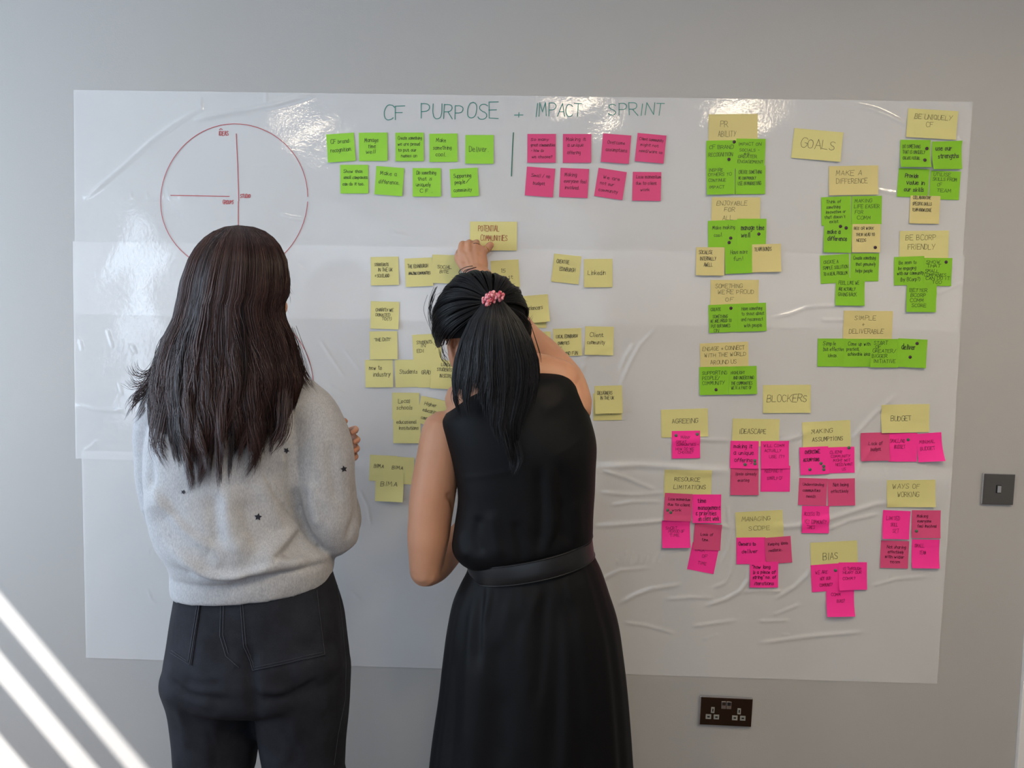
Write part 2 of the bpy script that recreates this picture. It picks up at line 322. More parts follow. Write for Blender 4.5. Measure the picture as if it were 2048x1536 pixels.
# ------------------------------------------------------------------ handwriting: single-stroke letters on a 4 x 6 grid ('~' = rounded stroke)
GL = {
'A': "0,0 2,6 4,0;.8,2.1 3.2,2.1", 'B': "0,0 0,6;~0,6 3,6 3.5,4.6 2.6,3.2 0,3;~0,3 3.2,3.1 4,1.6 3,0 0,0", 'C': "~4,5 3,6 1,6 0,4 0,2 1,0 3,0 4,.9",
'D': "0,0 0,6;~0,6 2.5,6 4,4.4 4,1.6 2.5,0 0,0", 'E': "4,6 0,6 0,0 4,0;0,3.1 3,3.1", 'F': "4,6 0,6 0,0;0,3.2 3,3.2", 'G': "~4,5 3,6 1,6 0,4 0,2 1,0 3,0 4,1.4 4,2.6;4,2.7 2.3,2.7",
'H': "0,0 0,6;4,0 4,6;0,3 4,3", 'I': ".8,0 .8,6", 'J': "~3,6 3,1.2 2,0 .6,.2 0,1.4;1.4,6 4,6", 'K': "0,0 0,6;4,6 0,2.6;1.2,3.5 4,0", 'L': "0,6 0,0 4,0", 'M': "0,0 .4,6 2,2 3.6,6 4,0",
'N': "0,0 0,6 4,0 4,6", 'O': "~2,6 .5,5.5 0,3 .5,.5 2,0 3.5,.5 4,3 3.5,5.5 2,6", 'P': "0,0 0,6;~0,6 3,6 4,4.6 3,2.9 0,2.8", 'Q': "~2,6 .5,5.5 0,3 .5,.5 2,0 3.5,.5 4,3 3.5,5.5 2,6;2.6,1.4 4.2,-.5",
'R': "0,0 0,6;~0,6 3,6 3.8,4.6 3,3 0,2.9;1.6,2.9 4,0", 'S': "~3.8,5.2 2.5,6 .6,5.6 .2,4.2 1.5,3.2 3.2,2.6 3.9,1.2 2.6,0 .8,.1 0,1", 'T': "0,6 4,6;2,6 2,0", 'U': "~0,6 0,1.6 1,0 3,0 4,1.6 4,6", 'V': "0,6 2,0 4,6",
'W': "0,6 1,0 2,4 3,0 4,6", 'X': "0,6 4,0;4,6 0,0", 'Y': "0,6 2,3;4,6 1,0", 'Z': "0,6 4,6 0,0 4,0",
'a': "~3,3.4 2,4 .5,3.6 0,2 .6,.2 2,0 3,1.4;3,4 3,.6 3.6,0", 'b': "0,6 0,0;~0,2.6 1.2,4 2.8,3.6 3.2,2 2.6,.3 1,0 0,.9", 'c': "~3.2,3.3 2,4 .6,3.4 0,2 .6,.5 2,0 3.2,.7", 'd': "3,6 3,0;~3,3.2 2,4 .5,3.6 0,2 .6,.2 2,0 3,1.2",
'e': "~.1,2.1 3,2.2 2.8,3.5 1.6,4 .3,3.2 0,1.8 .8,.2 2.2,0 3.3,.8", 'f': "~3,5.4 2.2,6 1.3,5.2 1.2,0;0,3.6 2.6,3.6", 'g': "~3,3.3 2,4 .5,3.6 0,2.2 .7,.7 2,.6 3,1.8;~3,4 3,-.8 2.2,-2 .6,-1.7", 'h': "0,6 0,0;~0,2.4 1.2,3.9 2.6,3.7 3,2.4 3,0",
'i': "1,4 1,0;1,5.2 1.1,5.5", 'j': "~1.6,4 1.6,-1 1,-2 0,-1.6;1.6,5.2 1.7,5.5", 'k': "0,6 0,0;2.8,3.8 0,1.7;1,2.4 3,0", 'l': "1,6 1,0", 'm': "0,4 0,0;~0,2.6 1,3.9 1.9,3.4 2,0;~2,2.6 3,3.9 3.9,3.4 4,0", 'n': "0,4 0,0;~0,2.5 1.2,3.9 2.6,3.7 3,2.4 3,0",
'o': "~1.6,4 .4,3.5 0,2 .4,.4 1.6,0 2.8,.5 3.2,2 2.8,3.5 1.6,4", 'p': "0,4 0,-2;~0,2.8 1.2,4 2.8,3.6 3.2,2 2.6,.4 1.2,0 0,1", 'q': "~3,3.4 2,4 .5,3.6 0,2 .6,.2 2,0 3,1.2;3,4 3,-2", 'r': "0,4 0,0;~0,2.4 1,3.7 2.4,3.8", 's': "~2.8,3.4 1.6,4 .4,3.3 .8,2.4 2.4,1.7 2.7,.7 1.4,0 0,.6",
't': "~1.2,5.4 1.2,.8 2,0 2.8,.4;0,3.8 2.7,3.8", 'u': "~0,4 0,1 1,0 2.2,.3 3,1.5;3,4 3,0", 'v': "0,4 1.5,0 3,4", 'w': "0,4 1,0 2,3 3,0 4,4", 'x': "0,4 3,0;3,4 0,0", 'y': "0,4 1.6,.4;3,4 .6,-2", 'z': "0,4 3,4 0,0 3,0",
'0': "~2,6 .5,5.5 0,3 .5,.5 2,0 3.5,.5 4,3 3.5,5.5 2,6", '1': "1.2,4.8 2,6 2,0", '2': "~0,5 1,6 3,6 3.6,4.6 2.4,2.6 0,0;0,0 4,0", '5': "3.6,6 .6,6 .4,3.4;~.4,3.4 2.4,3.8 3.8,2.4 3.2,.5 1.6,0 0,.6",
'.': "1,0 1.3,.2", ',': "1.2,.4 .7,-1", "'": "1,6 .8,4.6", '"': ".6,6 .5,4.8;1.8,6 1.7,4.8", '/': "0,-.8 3.4,6.4", '-': ".6,2.6 3,2.7", '+': "2,.8 2,4.6;.2,2.7 3.8,2.7", '&': "~3,4 1.2,4.2 .4,3 1.6,2.3;~1.6,2.3 .2,1.6 .6,.3 2,0 3.2,.8",
'?': "~.2,4.8 1,6 2.8,5.8 3.2,4.4 1.6,2.8 1.6,1.8;1.6,.3 1.7,0", '!': "1.3,6 1.2,1.8;1.2,.3 1.25,0", '(': "~2,6.6 .6,4.6 .5,1.6 1.9,-.8", ')': "~.4,6.6 1.9,4.6 1.9,1.6 .4,-.8", ' ': "", 'µ': "~0,4 0,1 1,0 2.2,.3 3,1.5;3,4 3,0"}
ADV = {'i': 2.2, 'l': 2.2, 'j': 2.6, 'I': 2.7, '.': 2.4, ',': 2.2, "'": 2.2, '!': 2.6, ' ': 3.2, '1': 3.4, 'm': 5.4, 'M': 5.6, 'W': 5.6, 'w': 5.4, 'r': 3.6, 't': 3.8, 's': 3.9, 'f': 3.8, '"': 3.4, '(': 3, ')': 3}
def chaikin(p):
    for _ in range(2):
        q = [p[0]]
        for a, b in zip(p[:-1], p[1:]): q += [.75 * a + .25 * b, .25 * a + .75 * b]
        p = np.array(q + [p[-1]])
    return p
_GC = {}
def glyph(ch):
    if ch not in _GC:
        out = []
        for st in GL.get(ch, '').split(';'):
            if not st: continue
            rnd = st[0] == '~'; pts = np.array([[float(c) for c in q.split(',')] for q in st.lstrip('~').split()])
            out.append(chaikin(pts) if rnd else pts)
        _GC[ch] = out
    return _GC[ch]
def text_strokes(text, x0, x1, yb, caph, slant=.06, jit=.22, seed=0):
    """strokes in the unit the caller uses (x right, y up), squeezed to run from x0 to x1"""
    rr = random.Random(hash_str(text) + seed)
    adv = [ADV.get(c, 5.0 if c.isupper() or c.isdigit() else 4.3) for c in text]
    tot = sum(adv) - 1.0; k = (x1 - x0) / max(tot, 1); s = min(caph / 6.0, k * 1.75); x = 0; out = []
    for c, a in zip(text, adv):
        dy = rr.uniform(-.3, .3); sc = rr.uniform(.9, 1.1); sh = slant + rr.uniform(-.08, .08)
        for st in glyph(c):
            q = st.copy() * sc
            q = q + np.array([[rr.uniform(-jit, jit), rr.uniform(-jit, jit)] for _ in range(len(q))]) * (.35 if len(q) > 6 else 1)
            out.append(np.stack([x0 + (x + q[:, 0] + sh * q[:, 1]) * k, yb + (q[:, 1] + dy) * s], -1))
        x += a
    return out
def hash_str(t): return sum((i + 1) * ord(c) for i, c in enumerate(t))
def split_sharp(strokes):
    out = []
    for s in strokes:
        if len(s) < 3: out.append(s); continue
        d = np.diff(s, axis=0); d = d / (np.hypot(d[:, 0], d[:, 1])[:, None] + 1e-12); c = (d[:-1] * d[1:]).sum(1); i0 = 0
        for i in np.where(c < .45)[0]: out.append(s[i0:i + 2]); i0 = i + 1
        out.append(s[i0:])
    return out
def ribbon(strokes, w):
    """flat ribbons in 2D -> verts (n,2), quads"""
    strokes = split_sharp(strokes)
    V = []; Fq = []; n = 0
    for s in strokes:
        if len(s) < 2: continue
        d = np.diff(s, axis=0); L = np.hypot(d[:, 0], d[:, 1]); keep = np.r_[True, L > 1e-7]; s = s[keep]
        if len(s) < 2: continue
        d = np.diff(s, axis=0); d /= np.hypot(d[:, 0], d[:, 1])[:, None]
        t = np.vstack([d[:1], d[:-1] + d[1:], d[-1:]]); m = np.hypot(t[:, 0], t[:, 1])[:, None]
        bad = m[:, 0] < .5; t[bad] = np.vstack([d, d[-1:]])[bad]; m = np.hypot(t[:, 0], t[:, 1])[:, None]; t /= m
        nn = np.stack([-t[:, 1], t[:, 0]], -1) * (w / 2)
        s = s.copy(); s[0] -= d[0] * w * .4; s[-1] += d[-1] * w * .4
        V.append(np.stack([s + nn, s - nn], 1).reshape(-1, 2)); k = len(s)
        i = np.arange(k - 1) * 2 + n
        Fq.append(np.stack([i, i + 1, i + 3, i + 2], -1)); n += 2 * k
    if not V: return np.zeros((0, 2)), np.zeros((0, 4), int)
    return np.vstack(V), np.vstack(Fq)
def densify(s, step):
    out = [s[0]]
    for a, b in zip(s[:-1], s[1:]):
        k = max(1, int(np.hypot(*(b - a)) / step))
        out += [a + (b - a) * (i + 1) / k for i in range(k)]
    return np.array(out)
def ink(name, rgb, rough=.5): return Mat(name, lin(*rgb), rough)
INK = {'k': ink('black_pen', (38, 38, 34)), 'g': ink('grey_pen', (104, 98, 62)), 'o': ink('olive_pen', (46, 66, 26)), 'm': ink('pen_on_pink', (128, 14, 62)), 'd': ink('dark_pen_on_pink', (74, 12, 40)),
       'r': ink('rust_pen', (150, 62, 34)), 'q': ink('faint_pen', (120, 112, 74))}

# writing and drawings made on the film itself (children of the sheet that carries them)
M_teal = Mat('teal_marker', lin(46, 128, 116), .4); M_red = Mat('red_marker', lin(176, 62, 66), .4); M_green = Mat('green_marker', lin(38, 104, 84), .4)
def on_film(name, strokes_px, w, mat, sheet, off, label=None):
    st = []
    for s in strokes_px:
        s = np.asarray(s, float); st.append(densify(P(s[:, 0], s[:, 1], 0.0)[:, [0, 2]], .012))
    v, f = ribbon(st, w)
    y = -off - film_h(v[:, 0], v[:, 1]) - .0007
    o = mesh_obj(name, np.stack([v[:, 0], y, v[:, 1]], -1), f[:, ::-1], mat.m, sheet, False)
    if label: o['label'] = label
    return o
def film_text(text, x0, x1, yb, caph, slope=0.0, **kw):
    return [np.stack([s[:, 0], 2 * yb - s[:, 1] + slope * (s[:, 0] - x0)], -1) for s in text_strokes(text, x0, x1, yb, caph, **kw)]
for _t in (('CF', 767, 809, 240, 29), ('PURPOSE', 843, 996, 238, 30), ('+', 1028, 1043, 236, 14), ('IMPACT', 1069, 1162, 233, 25), ('SPRINT', 1217, 1327, 230, 24)):
    on_film('heading_word', film_text(*_t, jit=.16), .0021, M_teal, film_top, OFF[0], 'teal handwritten heading word')
on_film('divider_line', [[(1027, 266), (1025, 300), (1023, 352)]], .003, M_green, film_top, OFF[0], 'short vertical green marker line')
def circle_px(cx, cy, rx, ry, a0, a1, n=70, wob=1.4):
    a = np.radians(np.linspace(a0, a1, n)); return np.stack([cx + rx * np.cos(a) + wob * np.sin(3 * a), cy - ry * np.sin(a) + wob * np.cos(2 * a + 1)], -1)
on_film('red_circle', [circle_px(469, 398, 147, 149, 2, 358)], .0017, M_red, film_top, OFF[0] + .0011, 'large thin red marker circle')
for _l in ([(473, 268), (476, 335), (478, 402)], [(477, 403), (477, 470)], [(342, 391), (400, 392), (459, 393)]):
    on_film('axis_line', [_l], .0020, M_red, film_top, OFF[0])
for _t in (('IDEAS', 438, 457, 271, 8), ('GROUPS', 446, 467, 408, 7), ('STUDIO', 481, 501, 396, 7)):
    on_film('axis_caption', film_text(*_t, jit=.3) + ([np.array([(439, 260), (442, 257), (445, 260)])] if _t[0] == 'IDEAS' else []), .0016, M_red, film_top, OFF[0])
on_film('red_circle', [circle_px(470, 775, 157, 160, -38, 215)], .0016, M_red, film_mid, OFF[1] + .0006, 'red marker circle mostly hidden behind the woman in grey')

# ------------------------------------------------------------------ sticky notes
def paper(name, rgb, tr=.12):
    m = Mat(name, lin(*rgb), .75, spec=.2)
    m.bump(m.noise(900, 2, .5), .08, .0004); return m
PAPER = {'Y': paper('yellow_paper', (214, 205, 138)), 'y': paper('pale_yellow_paper', (212, 197, 134)), 'G': paper('lime_paper', (136, 194, 50)), 'L': paper('bright_lime_paper', (150, 207, 68)),
         'P': paper('hot_pink_paper', (255, 58, 154)), 'S': paper('salmon_pink_paper', (216, 80, 126))}
M_dotp = Mat('dark_purple_dot', lin(64, 36, 50), .45); M_dotg = Mat('grey_green_dot', lin(84, 112, 88), .45)
NOTES = """
L|652.7,269.5,707.9,265.6,57|lime note reading CF brand recognition, first in the upper green row|k,14|14,80,34,CF brand;12,88,64,recognition.|
L|718,266,775,265.6,57|lime note reading Manage time well in the upper green row|k,14|20,68,33,Manage;32,58,54,time;24,56,74,well|
L|791,266,847.5,265.6,57.5|lime note reading Create something we are proud to put our names on, upper row|k,11|9,93,24,Create something;8,86,45,we are proud;9,74,66,to put our;20,76,86,names on|
L|858.7,268,915,267.4,57|lime note reading Make something cool, beside the Deliver note|k,14|24,60,30,Make;13,79,56,something;22,58,80,cool.|
L|931,270.5,987.4,270.5,58|lime note reading Deliver with a capital, last in the upper green row|k,19|13,82,58,Deliver.|
L|680.8,330,736.7,330,57.6|lime note reading Show that small companies can do it too in neat small letters|k,11|12,80,28,Show that;12,97,49,small companies;8,85,72,can do it too.|
L|753,332.4,808.8,336.6,57|tilted lime note reading Make a difference in the lower green row|k,14|16,74,30,Make a;12,86,60,difference.|
L|825.6,336.6,882,336.6,57.3|lime note reading Do something that is uniquely CF in the lower green row|k,12|14,83,22,Do something;18,68,43,that is;12,64,64,uniquely;26,70,86,C F .|
L|899.5,338.7,955,335.5,57|lime note reading Supporting people community, last in the lower green row|k,13|13,76,32,Supporting;16,52,54,people;56,70,50,/;10,76,82,community|
S|1054.9,268.4,1111.8,268.4,58|salmon note reading So many great communities, first in the upper pink row|d,10|12,75,24,So many;12,97,43,great communities;12,58,62,- how do;16,88,84,we choose?|
S|1126,268.4,1182.5,268.4,58|salmon note reading Making it a unique offering in the upper pink row|d,12|12,80,24,Making it;16,72,44,a unique;16,62,70,offering|
S|1206,267.4,1262.3,271.6,57.5|salmon note reading Overcome assumptions in the upper pink row|d,12|18,80,34,Overcome;14,90,60,assumptions|
S|1275,266.3,1332.6,271.6,57|salmon note reading might not need or want us, last in the upper pink row|d,10|8,92,24,Client community;14,76,44,might not;12,92,66,need/want us|
S|1054,333.5,1110.4,337.7,58|salmon note reading Small no budget, first in the lower pink row|d,11|18,84,34,Small / no;26,68,60,budget|
S|1121,336,1178,338.4,58.5|salmon note reading Making everyone feel involved in the lower pink row|d,12|16,58,28,Making;14,92,50,everyone feel;18,70,72,involved.|
S|1197,336,1253.5,344.7,57|strongly tilted salmon note reading We are not our community in the lower row|d,11|22,80,34,We are;14,62,56,not our;12,80,80,community|
S|1265.5,344,1322.4,344.7,58|salmon note reading Lose momentum due to client work, last in the lower pink row|d,11|12,98,22,Lose momentum;12,84,44,due to client;28,60,66,work|
Y|940,443.3,1034,443.7,58|wide yellow note with rust red writing POTENTIAL COMMUNITIES under the raised hand|r,19|18,62,33,POTENTIAL;23,80,66,COMMUNITIES|
Y|741.3,514.4,797,513.3,57|yellow note reading STRATEGISTS IN THE UK, top left of the centre notes|k,12|14,64,32,STRATEGISTS;26,78,51,IN THE UK;14,66,72,+ SCOTLAND|
Y|809.3,517.5,864,515,57|yellow note reading THE EDINBURGH AMAZING COMMUNITIES, partly covered on its right|k,12|10,84,34,THE EDINBURGH;12,92,58,AMAZING COMMUNITIES|
Y|865,509.3,920.5,511,57|yellow note left of the raised hand, two short words in capitals|k,11|20,70,48,SOCIAL;28,60,64,BITE|
Y|981,522,1037,518.8,56|yellow note with the number 15, half behind the dark haired head|k,14|32,52,44,15;60,76,68,st|
Y|1108.3,507.3,1163,513,56.5|tilted yellow note reading CREATIVE EDINBURGH, upper right of the dark haired head|k,13|12,58,32,CREATIVE;26,82,58,EDINBURGH|
Y|1167.7,518.2,1224.6,517.7,57|yellow note with one capitalised word, right of the CREATIVE EDINBURGH note|k,16|14,76,56,Linkedin|
Y|1036,601,1092,600,56|yellow note almost hidden beneath the freelancers note|k,12||
Y|1039,593,1095.5,588.3,55|yellow note reading freelancers with a lifted corner, beside the ponytail|k,14|10,78,52,freelancers|
Y|1046,664,1101,663,50|yellow note almost hidden behind the woman's raised forearm|k,12||
Y|1105.9,657.8,1162.4,656,55|yellow note reading LOCAL EDINBURGH CHARITIES above the bare shoulder|k,12|10,86,34,LOCAL EDINBURGH;16,56,58,CHARITIES;16,30,78,IE;40,84,96,AND FUN|
Y|1170.4,652.5,1227.5,653.7,57|yellow note reading Client community, right of the local charities note|k,14|16,64,36,Client;8,70,62,community|
Y|1186,787,1243,786,54|yellow note ending in community, sticking out below the designers note|k,13|10,66,74,community|
Y|1189,771.7,1243.8,770.5,55|yellow note reading DESIGNERS IN THE UK, right of the black dress shoulder|k,12|10,64,32,DESIGNERS;20,70,50,IN THE UK|
Y|742,602.3,798.8,604,55|yellow note reading CHARITY WE DONATED TO|k,11|18,80,36,CHARITY WE;18,68,54,DONATED;40,74,68,TO(?)|
Y|739.3,663,794.7,662.3,56|yellow note with two quoted words in capitals, above the new to industry note|k,11|16,76,35,'THE DITT'|
Y|824.4,669.7,881,667,56|yellow note reading STUDENTS IN EDI left of the ponytail|k,11|14,68,34,STUDENTS;28,44,46,IN;14,38,64,EDI|
Y|730.4,719.7,785.6,719.2,55|yellow note reading new to industry with a curled corner|k,15|14,60,36,new to;28,90,60,industry|
Y|790,719.7,846,719,55|yellow note reading Students in bold lower case, left of the graduates note|k,15|16,80,50,Students|
Y|835.8,720,892,719,55|yellow note reading GRADUATES, squeezed between the Students and Scotland notes|k,14|12,88,52,GRADUATES|
Y|863.5,719,918.5,722,57|yellow note reading STUDENTS IN SCOTLAND behind wispy hair|k,11|36,80,20,LONDON;22,76,38,STUDENTS;32,96,60,IN SCOTLAND|
Y|784.8,785,838.8,785.5,54|yellow note reading Local schools|k,15|22,64,38,Local;16,74,62,schools|
Y|843,791,896.4,802.8,55|tilted curling yellow note reading Higher education community by the bare shoulder|k,13|18,62,30,Higher;16,70,54,education;16,66,82,community|
Y|786.8,831.7,841.2,831.7,54|yellow note reading educational institutions below the Local schools note|k,13|12,84,28,educational;20,92,50,institutions|
Y|740.5,909,795,912,52|upper left of three overlapping yellow notes by the bare left arm|k,14|16,52,48,BIMA|
Y|773,912,829,915,54|upper right of three overlapping yellow notes by the bare left arm|k,13|22,62,46,BIMA|
Y|751.7,945.5,807.8,946.8,55|front lowest one of three overlapping yellow notes with the same short word|k,17|18,78,46,BIMA|
y|1416.9,229.3,1515,228.3,58|wide yellow note reading PR ABILITY at the top of the green column|g,19|24,39,44,PR;20,56,77,ABILITY|
G|1412,282,1471.6,281,57|green note reading CF BRAND RECOGNITION in capitals, two dark dots|o,13|10,90,30,CF BRAND;8,88,56,RECOGNITION|1467.6,284.6 1457,319.5
G|1472,277.7,1530.5,278.5,57|green note reading IMPACT ON SOCIALS, upper right under PR ABILITY|o,10|8,84,24,IMPACT ON;12,80,45,SOCIALS -;28,46,56,eg;8,72,68,GREATER;7,94,86,ENGAGEMENT|
G|1412,333.8,1468.6,332.2,57|green note reading INSPIRE OTHERS TO CONTINUE IMPACT|o,10|8,58,18,INSPIRE;6,88,34,OTHERS TO;7,68,54,CONTINUE;8,62,78,IMPACT|
G|1470.6,332.4,1530,331.8,57|green note reading USE IN MARKETING, lower right under PR ABILITY|o,12|10,88,28,CREATE SOMETHING;10,68,48,WE CAN PROUDLY;8,86,68,USE IN MARKETING|
y|1423,395,1520.4,395,57|wide yellow note reading ENJOYABLE FOR ALL|g,15|10,73,28,ENJOYABLE;26,48,50,FOR;23,44,80,ALL|
G|1415.3,442,1473.5,440,56|green note reading Make making cool, two dark dots, under ENJOYABLE FOR ALL|k,13|15,92,32,Make making;20,48,58,cool.|1460.4,476.5 1457.3,485.5
G|1473.5,437.9,1532,437.9,56|green note reading manage time well in bold lower case, one dark dot|K,17|14,92,40,manage time;15,44,66,well|1516.5,468.5
G|1448.7,492.5,1503,490.4,56|green note reading Have more fun with an exclamation mark|k,14|20,82,30,Have more;30,66,54,fun!|
y|1391.9,494.6,1448.5,495,56.7|small yellow note reading SOCIALISE INTERNALLY, left of Have more fun|k,13|10,58,24,SOCIALISE;14,70,46,INTERNALLY;28,58,68,AWELL|
y|1502.7,489.4,1560,487.9,56|small yellow note reading TEAM BONDS, right of Have more fun|k,13|8,68,24,TEAM BONDS|
y|1421,560,1517,559.8,58|wide yellow note reading SOMETHING WE'RE PROUD OF|g,14|10,66,28,SOMETHING;15,90,48,WE'RE PROUD;31,48,74,OF|
G|1416,610.2,1475,607.5,56|green note reading PROUD TO PUT OUR NAMES ON with one dark dot|o,11|8,42,22,CREATE;14,64,48,SOMETHING;6,76,64,WE ARE PROUD TO;8,72,82,PUT OUR NAMES;16,32,98,ON|1461,616.4
G|1474,607.5,1531,605.4,56.5|green note reading Have something to shout about and reconnect with people|k,12|14,86,24,Have something;14,92,42,to shout about;12,88,62,and reconnect;22,84,84,with people|
y|1399,687,1495.6,683,58|wide yellow note reading ENGAGE CONNECT WITH THE WORLD AROUND US|g,13|5,92,26,ENGAGE + CONNECT;9,95,48,WITH THE WORLD;21,75,74,AROUND US|
G|1398,734,1455.4,732.7,56|green note reading SUPPORTING PEOPLE COMMUNITY in capitals, one dark dot|o,12|10,96,28,SUPPORTING;10,70,46,PEOPLE/;10,86,64,COMMUNITY|1431,779
G|1455.4,733,1512.7,731.6,56|green note reading HIGHLIGHT AND UNDERSTAND THE COMMUNITIES|o,11|10,58,28,HIGHLIGHT;18,90,46,AND UNDERSTAND;10,84,66,THE COMMUNITIES;10,82,82,WE R A PART OF|
Y|1588.3,256.6,1686,265.4,60|wide yellow note reading GOALS in large letters|k,30|16,86,62,GOALS|
Y|1815.9,217.2,1915.5,223,58|wide yellow note reading BE UNIQUELY CF in the top right corner|g,16|14,88,34,BE UNIQUELY;38,52,60,CF|
G|1796.7,336.7,1858.6,339,57|green note reading Provide value in our skills in bold lower case|K,14|22,64,32,Provide;28,86,56,value in;22,84,80,our skills|
G|1860.6,341.6,1920.7,343.5,57|green note reading UTILISE SKILLS FROM CF TEAM|o,11|10,66,18,UTILISE;8,88,35,SKILLS FROM;24,40,54,CF;24,72,74,TEAM|
G|1800,280,1860.6,280.5,56|green note reading DO SOMETHING THAT IS UNIQUELY, two dark dots, lower corner curling|o,12|8,66,30,DO SOMETHING;8,82,50,THAT IS UNIQUELY;8,64,72,CREATE FUTURE|1852.4,297.7 1846.5,321.5
G|1863,283.6,1922.7,282,57|green note reading use our strengths in bold lower case|K,16|12,66,32,use our;20,90,60,strengths|
y|1820,391.4,1879.3,392.7,56|small yellow note reading COLLABORATIVE SPECIFIC SKILLS TEAM KNOWLEDGE|k,11|8,68,12,COLLABORATIVE;8,72,34,SPECIFIC SKILLS;8,72,56,TEAM KNOWLEDGE|
y|1657,332.8,1755.7,331,59|wide yellow note reading MAKE A DIFFERENCE in thin capitals|g,16|14,66,32,MAKE A;15,78,60,DIFFERENCE|
G|1641.5,395,1701,392.3,57|green note reading Think of something innovative that doesn't exist|k,11|17,66,22,Think of;17,64,41,something;14,82,58,innovative or;10,80,76,that doesn't;26,56,92,exist|
G|1703,393,1763,391.8,57|green note reading MAKING LIFE EASIER FOR COMM|o,12|10,66,22,MAKING;8,92,42,LIFE EASIER;10,38,62,FOR;18,64,82,COMM|
G|1647.5,448.3,1703.8,449.3,57|green note reading make a difference in bold lower case, two dark dots on top|K,15|12,58,34,make a;14,82,58,difference|1679.7,453.2 1691,456.2
y|1703.8,448.3,1759.6,448.3,57|small yellow note with one dark dot, right of the bold make a difference note|k,10|6,76,20,BEE OR WORK;14,80,42,THEIR HEAD TO;16,50,62,NEEDS|1748.2,495.5
G|1639,511.2,1697.3,507.8,57|green note reading CREATE A SIMPLE SOLUTION TO A PROBLEM|o,11|12,62,30,CREATE A;9,94,50,SIMPLE SOLUTION;10,92,72,TO A REAL PROBLEM|
G|1700.6,507,1757.5,506.7,56|green note reading Create something that genuinely helps people|k,12|10,88,22,Create something;18,88,44,that genuinely;18,78,68,helps people|
G|1671,555.2,1729,556,56|green note reading FEEL LIKE WE ARE ACTUALLY GIVING BACK|o,12|10,80,24,FEEL LIKE WE;10,68,46,ARE ACTUALLY;10,72,66,GIVING BACK|
Y|1798.7,462.2,1897,461.2,57|wide yellow note reading BE and FRIENDLY, below the small skills and knowledge note|g,18|12,74,32,BE BCORP;17,72,66,FRIENDLY|
G|1787,514.2,1847.3,512.3,57|green note reading Be seen to be engaging with our community|k,12|16,74,26,Be seen to;14,72,46,be engaging;10,98,64,with our community;20,86,86,(by BCorp?)|
G|1847,516,1903,516.4,56|green note reading SHOW THAT SMALL COMPANIES CAN DO IT TOO, one dark dot|o,11|6,56,20,SHOW;10,58,34,THAT;4,54,52,SMALL;2,80,66,COMPANIES;8,92,78,CAN DO IT;32,64,92,TOO|1890.2,524.5
G|1812,568,1871.8,568.6,56|green note reading BETTER and COMM SCORE, lowest of three beneath the FRIENDLY note|o,12|10,68,28,BETTER;14,64,46,BCORP;12,58,64,COMM;18,66,82,SCORE|
y|1687,621.2,1785,622.3,58|wide yellow note reading SIMPLE DELIVERABLE in thin capitals|g,15|22,66,32,SIMPLE;38,42,54,+;12,82,78,DELIVERABLE|
G|1635,677,1691,677,56|green note reading Simple but effective ideas, first of four in a row|k,13|18,64,24,Simple;20,94,44,but effective;36,72,66,ideas.|
G|1687,677.5,1743,677.5,56|green note reading Come up with practical ideas, second of four in a row|k,12|14,94,24,Come up with;10,54,42,practical,;14,96,60,achievable ideas|
G|1739.9,677.5,1796,678,57|green note reading START OF GREATER BIGGER INITIATIVE, third of four in a row|o,12|12,60,20,START;18,38,34,OF;8,90,48,GREATER/;6,60,66,BIGGER;12,90,84,INITIATIVE|
G|1794.4,676.4,1853,679.2,57|green note reading deliver in bold lower case, two dark dots, last of four|K,18|14,60,38,deliver|1831.6,686.7 1817.6,714
Y|1525.7,770,1620.8,769.2,56|wide yellow note reading BLOCKERS in large letters|k,25|8,92,60,BLOCKERS|
Y|1321.5,819.3,1415,816.4,56|wide yellow note reading AGREEING|k,15|23,78,50,AGREEING|
P|1343,861.7,1399.4,860.8,55|hot pink note reading SO MANY GREAT COMMUNITIES, two grey dots, under AGREEING|m,9|32,64,28,MANY;14,50,44,GREAT;16,94,54,COMMUNITIES -;14,78,70,HOW DO WE;22,76,82,CHOOSE?|1351.5,870.3 1393.7,868
Y|1464.7,836.8,1558.7,838,55|wide yellow note reading IDEASCAPE|k,17|15,72,54,IDEASCAPE|
S|1460.4,936.2,1517,936.2,53|salmon note reading Ideas already existing, below making it a unique offering|d,11|18,92,26,Ideas already;26,66,50,existing|
P|1521,931,1580,931,52|hot pink note reading KEEPING IT and CF, leaning, below ACTUALLY USE IT|m,12|14,74,26,KEEPING IT;22,74,54,SIMPLY CF|
P|1460.4,881,1516.9,881.8,55|hot pink note reading making it a unique offering in bold, three grey dots|D,14|12,76,26,making it;12,82,50,a unique;16,78,76,offering|1489,928.2 1508.5,920.4 1508.5,926.7
P|1520.6,881.8,1577,881,55|hot pink note reading WILL COMM ACTUALLY USE IT|m,10|10,84,22,WILL COMM;14,72,40,ACTUALLY;30,84,62,USE IT?|
Y|1328.6,938.5,1423,939.6,55|wide yellow note reading RESOURCE LIMITATIONS|k,14|22,76,42,RESOURCE;20,88,70,LIMITATIONS|
P|1323,1040,1379.3,1039.3,54|hot pink note reading SHORT PERIOD OF TIME with its lower left corner curled|m,10|14,54,34,SHORT;24,80,46,PERIOD OF;28,62,60,TIME|
S|1329.5,985,1385,987.8,54|salmon note reading Lose momentum due to client work, two grey dots, under RESOURCE LIMITATIONS|d,10|14,92,26,Lose momentum;12,92,46,due to client;28,62,66,work|1334.4,1019.3 1340.7,1024
P|1385,1083.7,1438,1093.8,55|hot pink tilted note reading LACK OF TIME in capitals, lowest of the resource notes|m,11|16,50,28,LACK;44,64,48,OF;34,66,74,TIME|
S|1388.8,1045.6,1443.2,1048.5,52|salmon note reading Lack of time in lower case, above the tilted LACK OF TIME note|d,11|24,70,46,Lack of;30,56,66,time.|
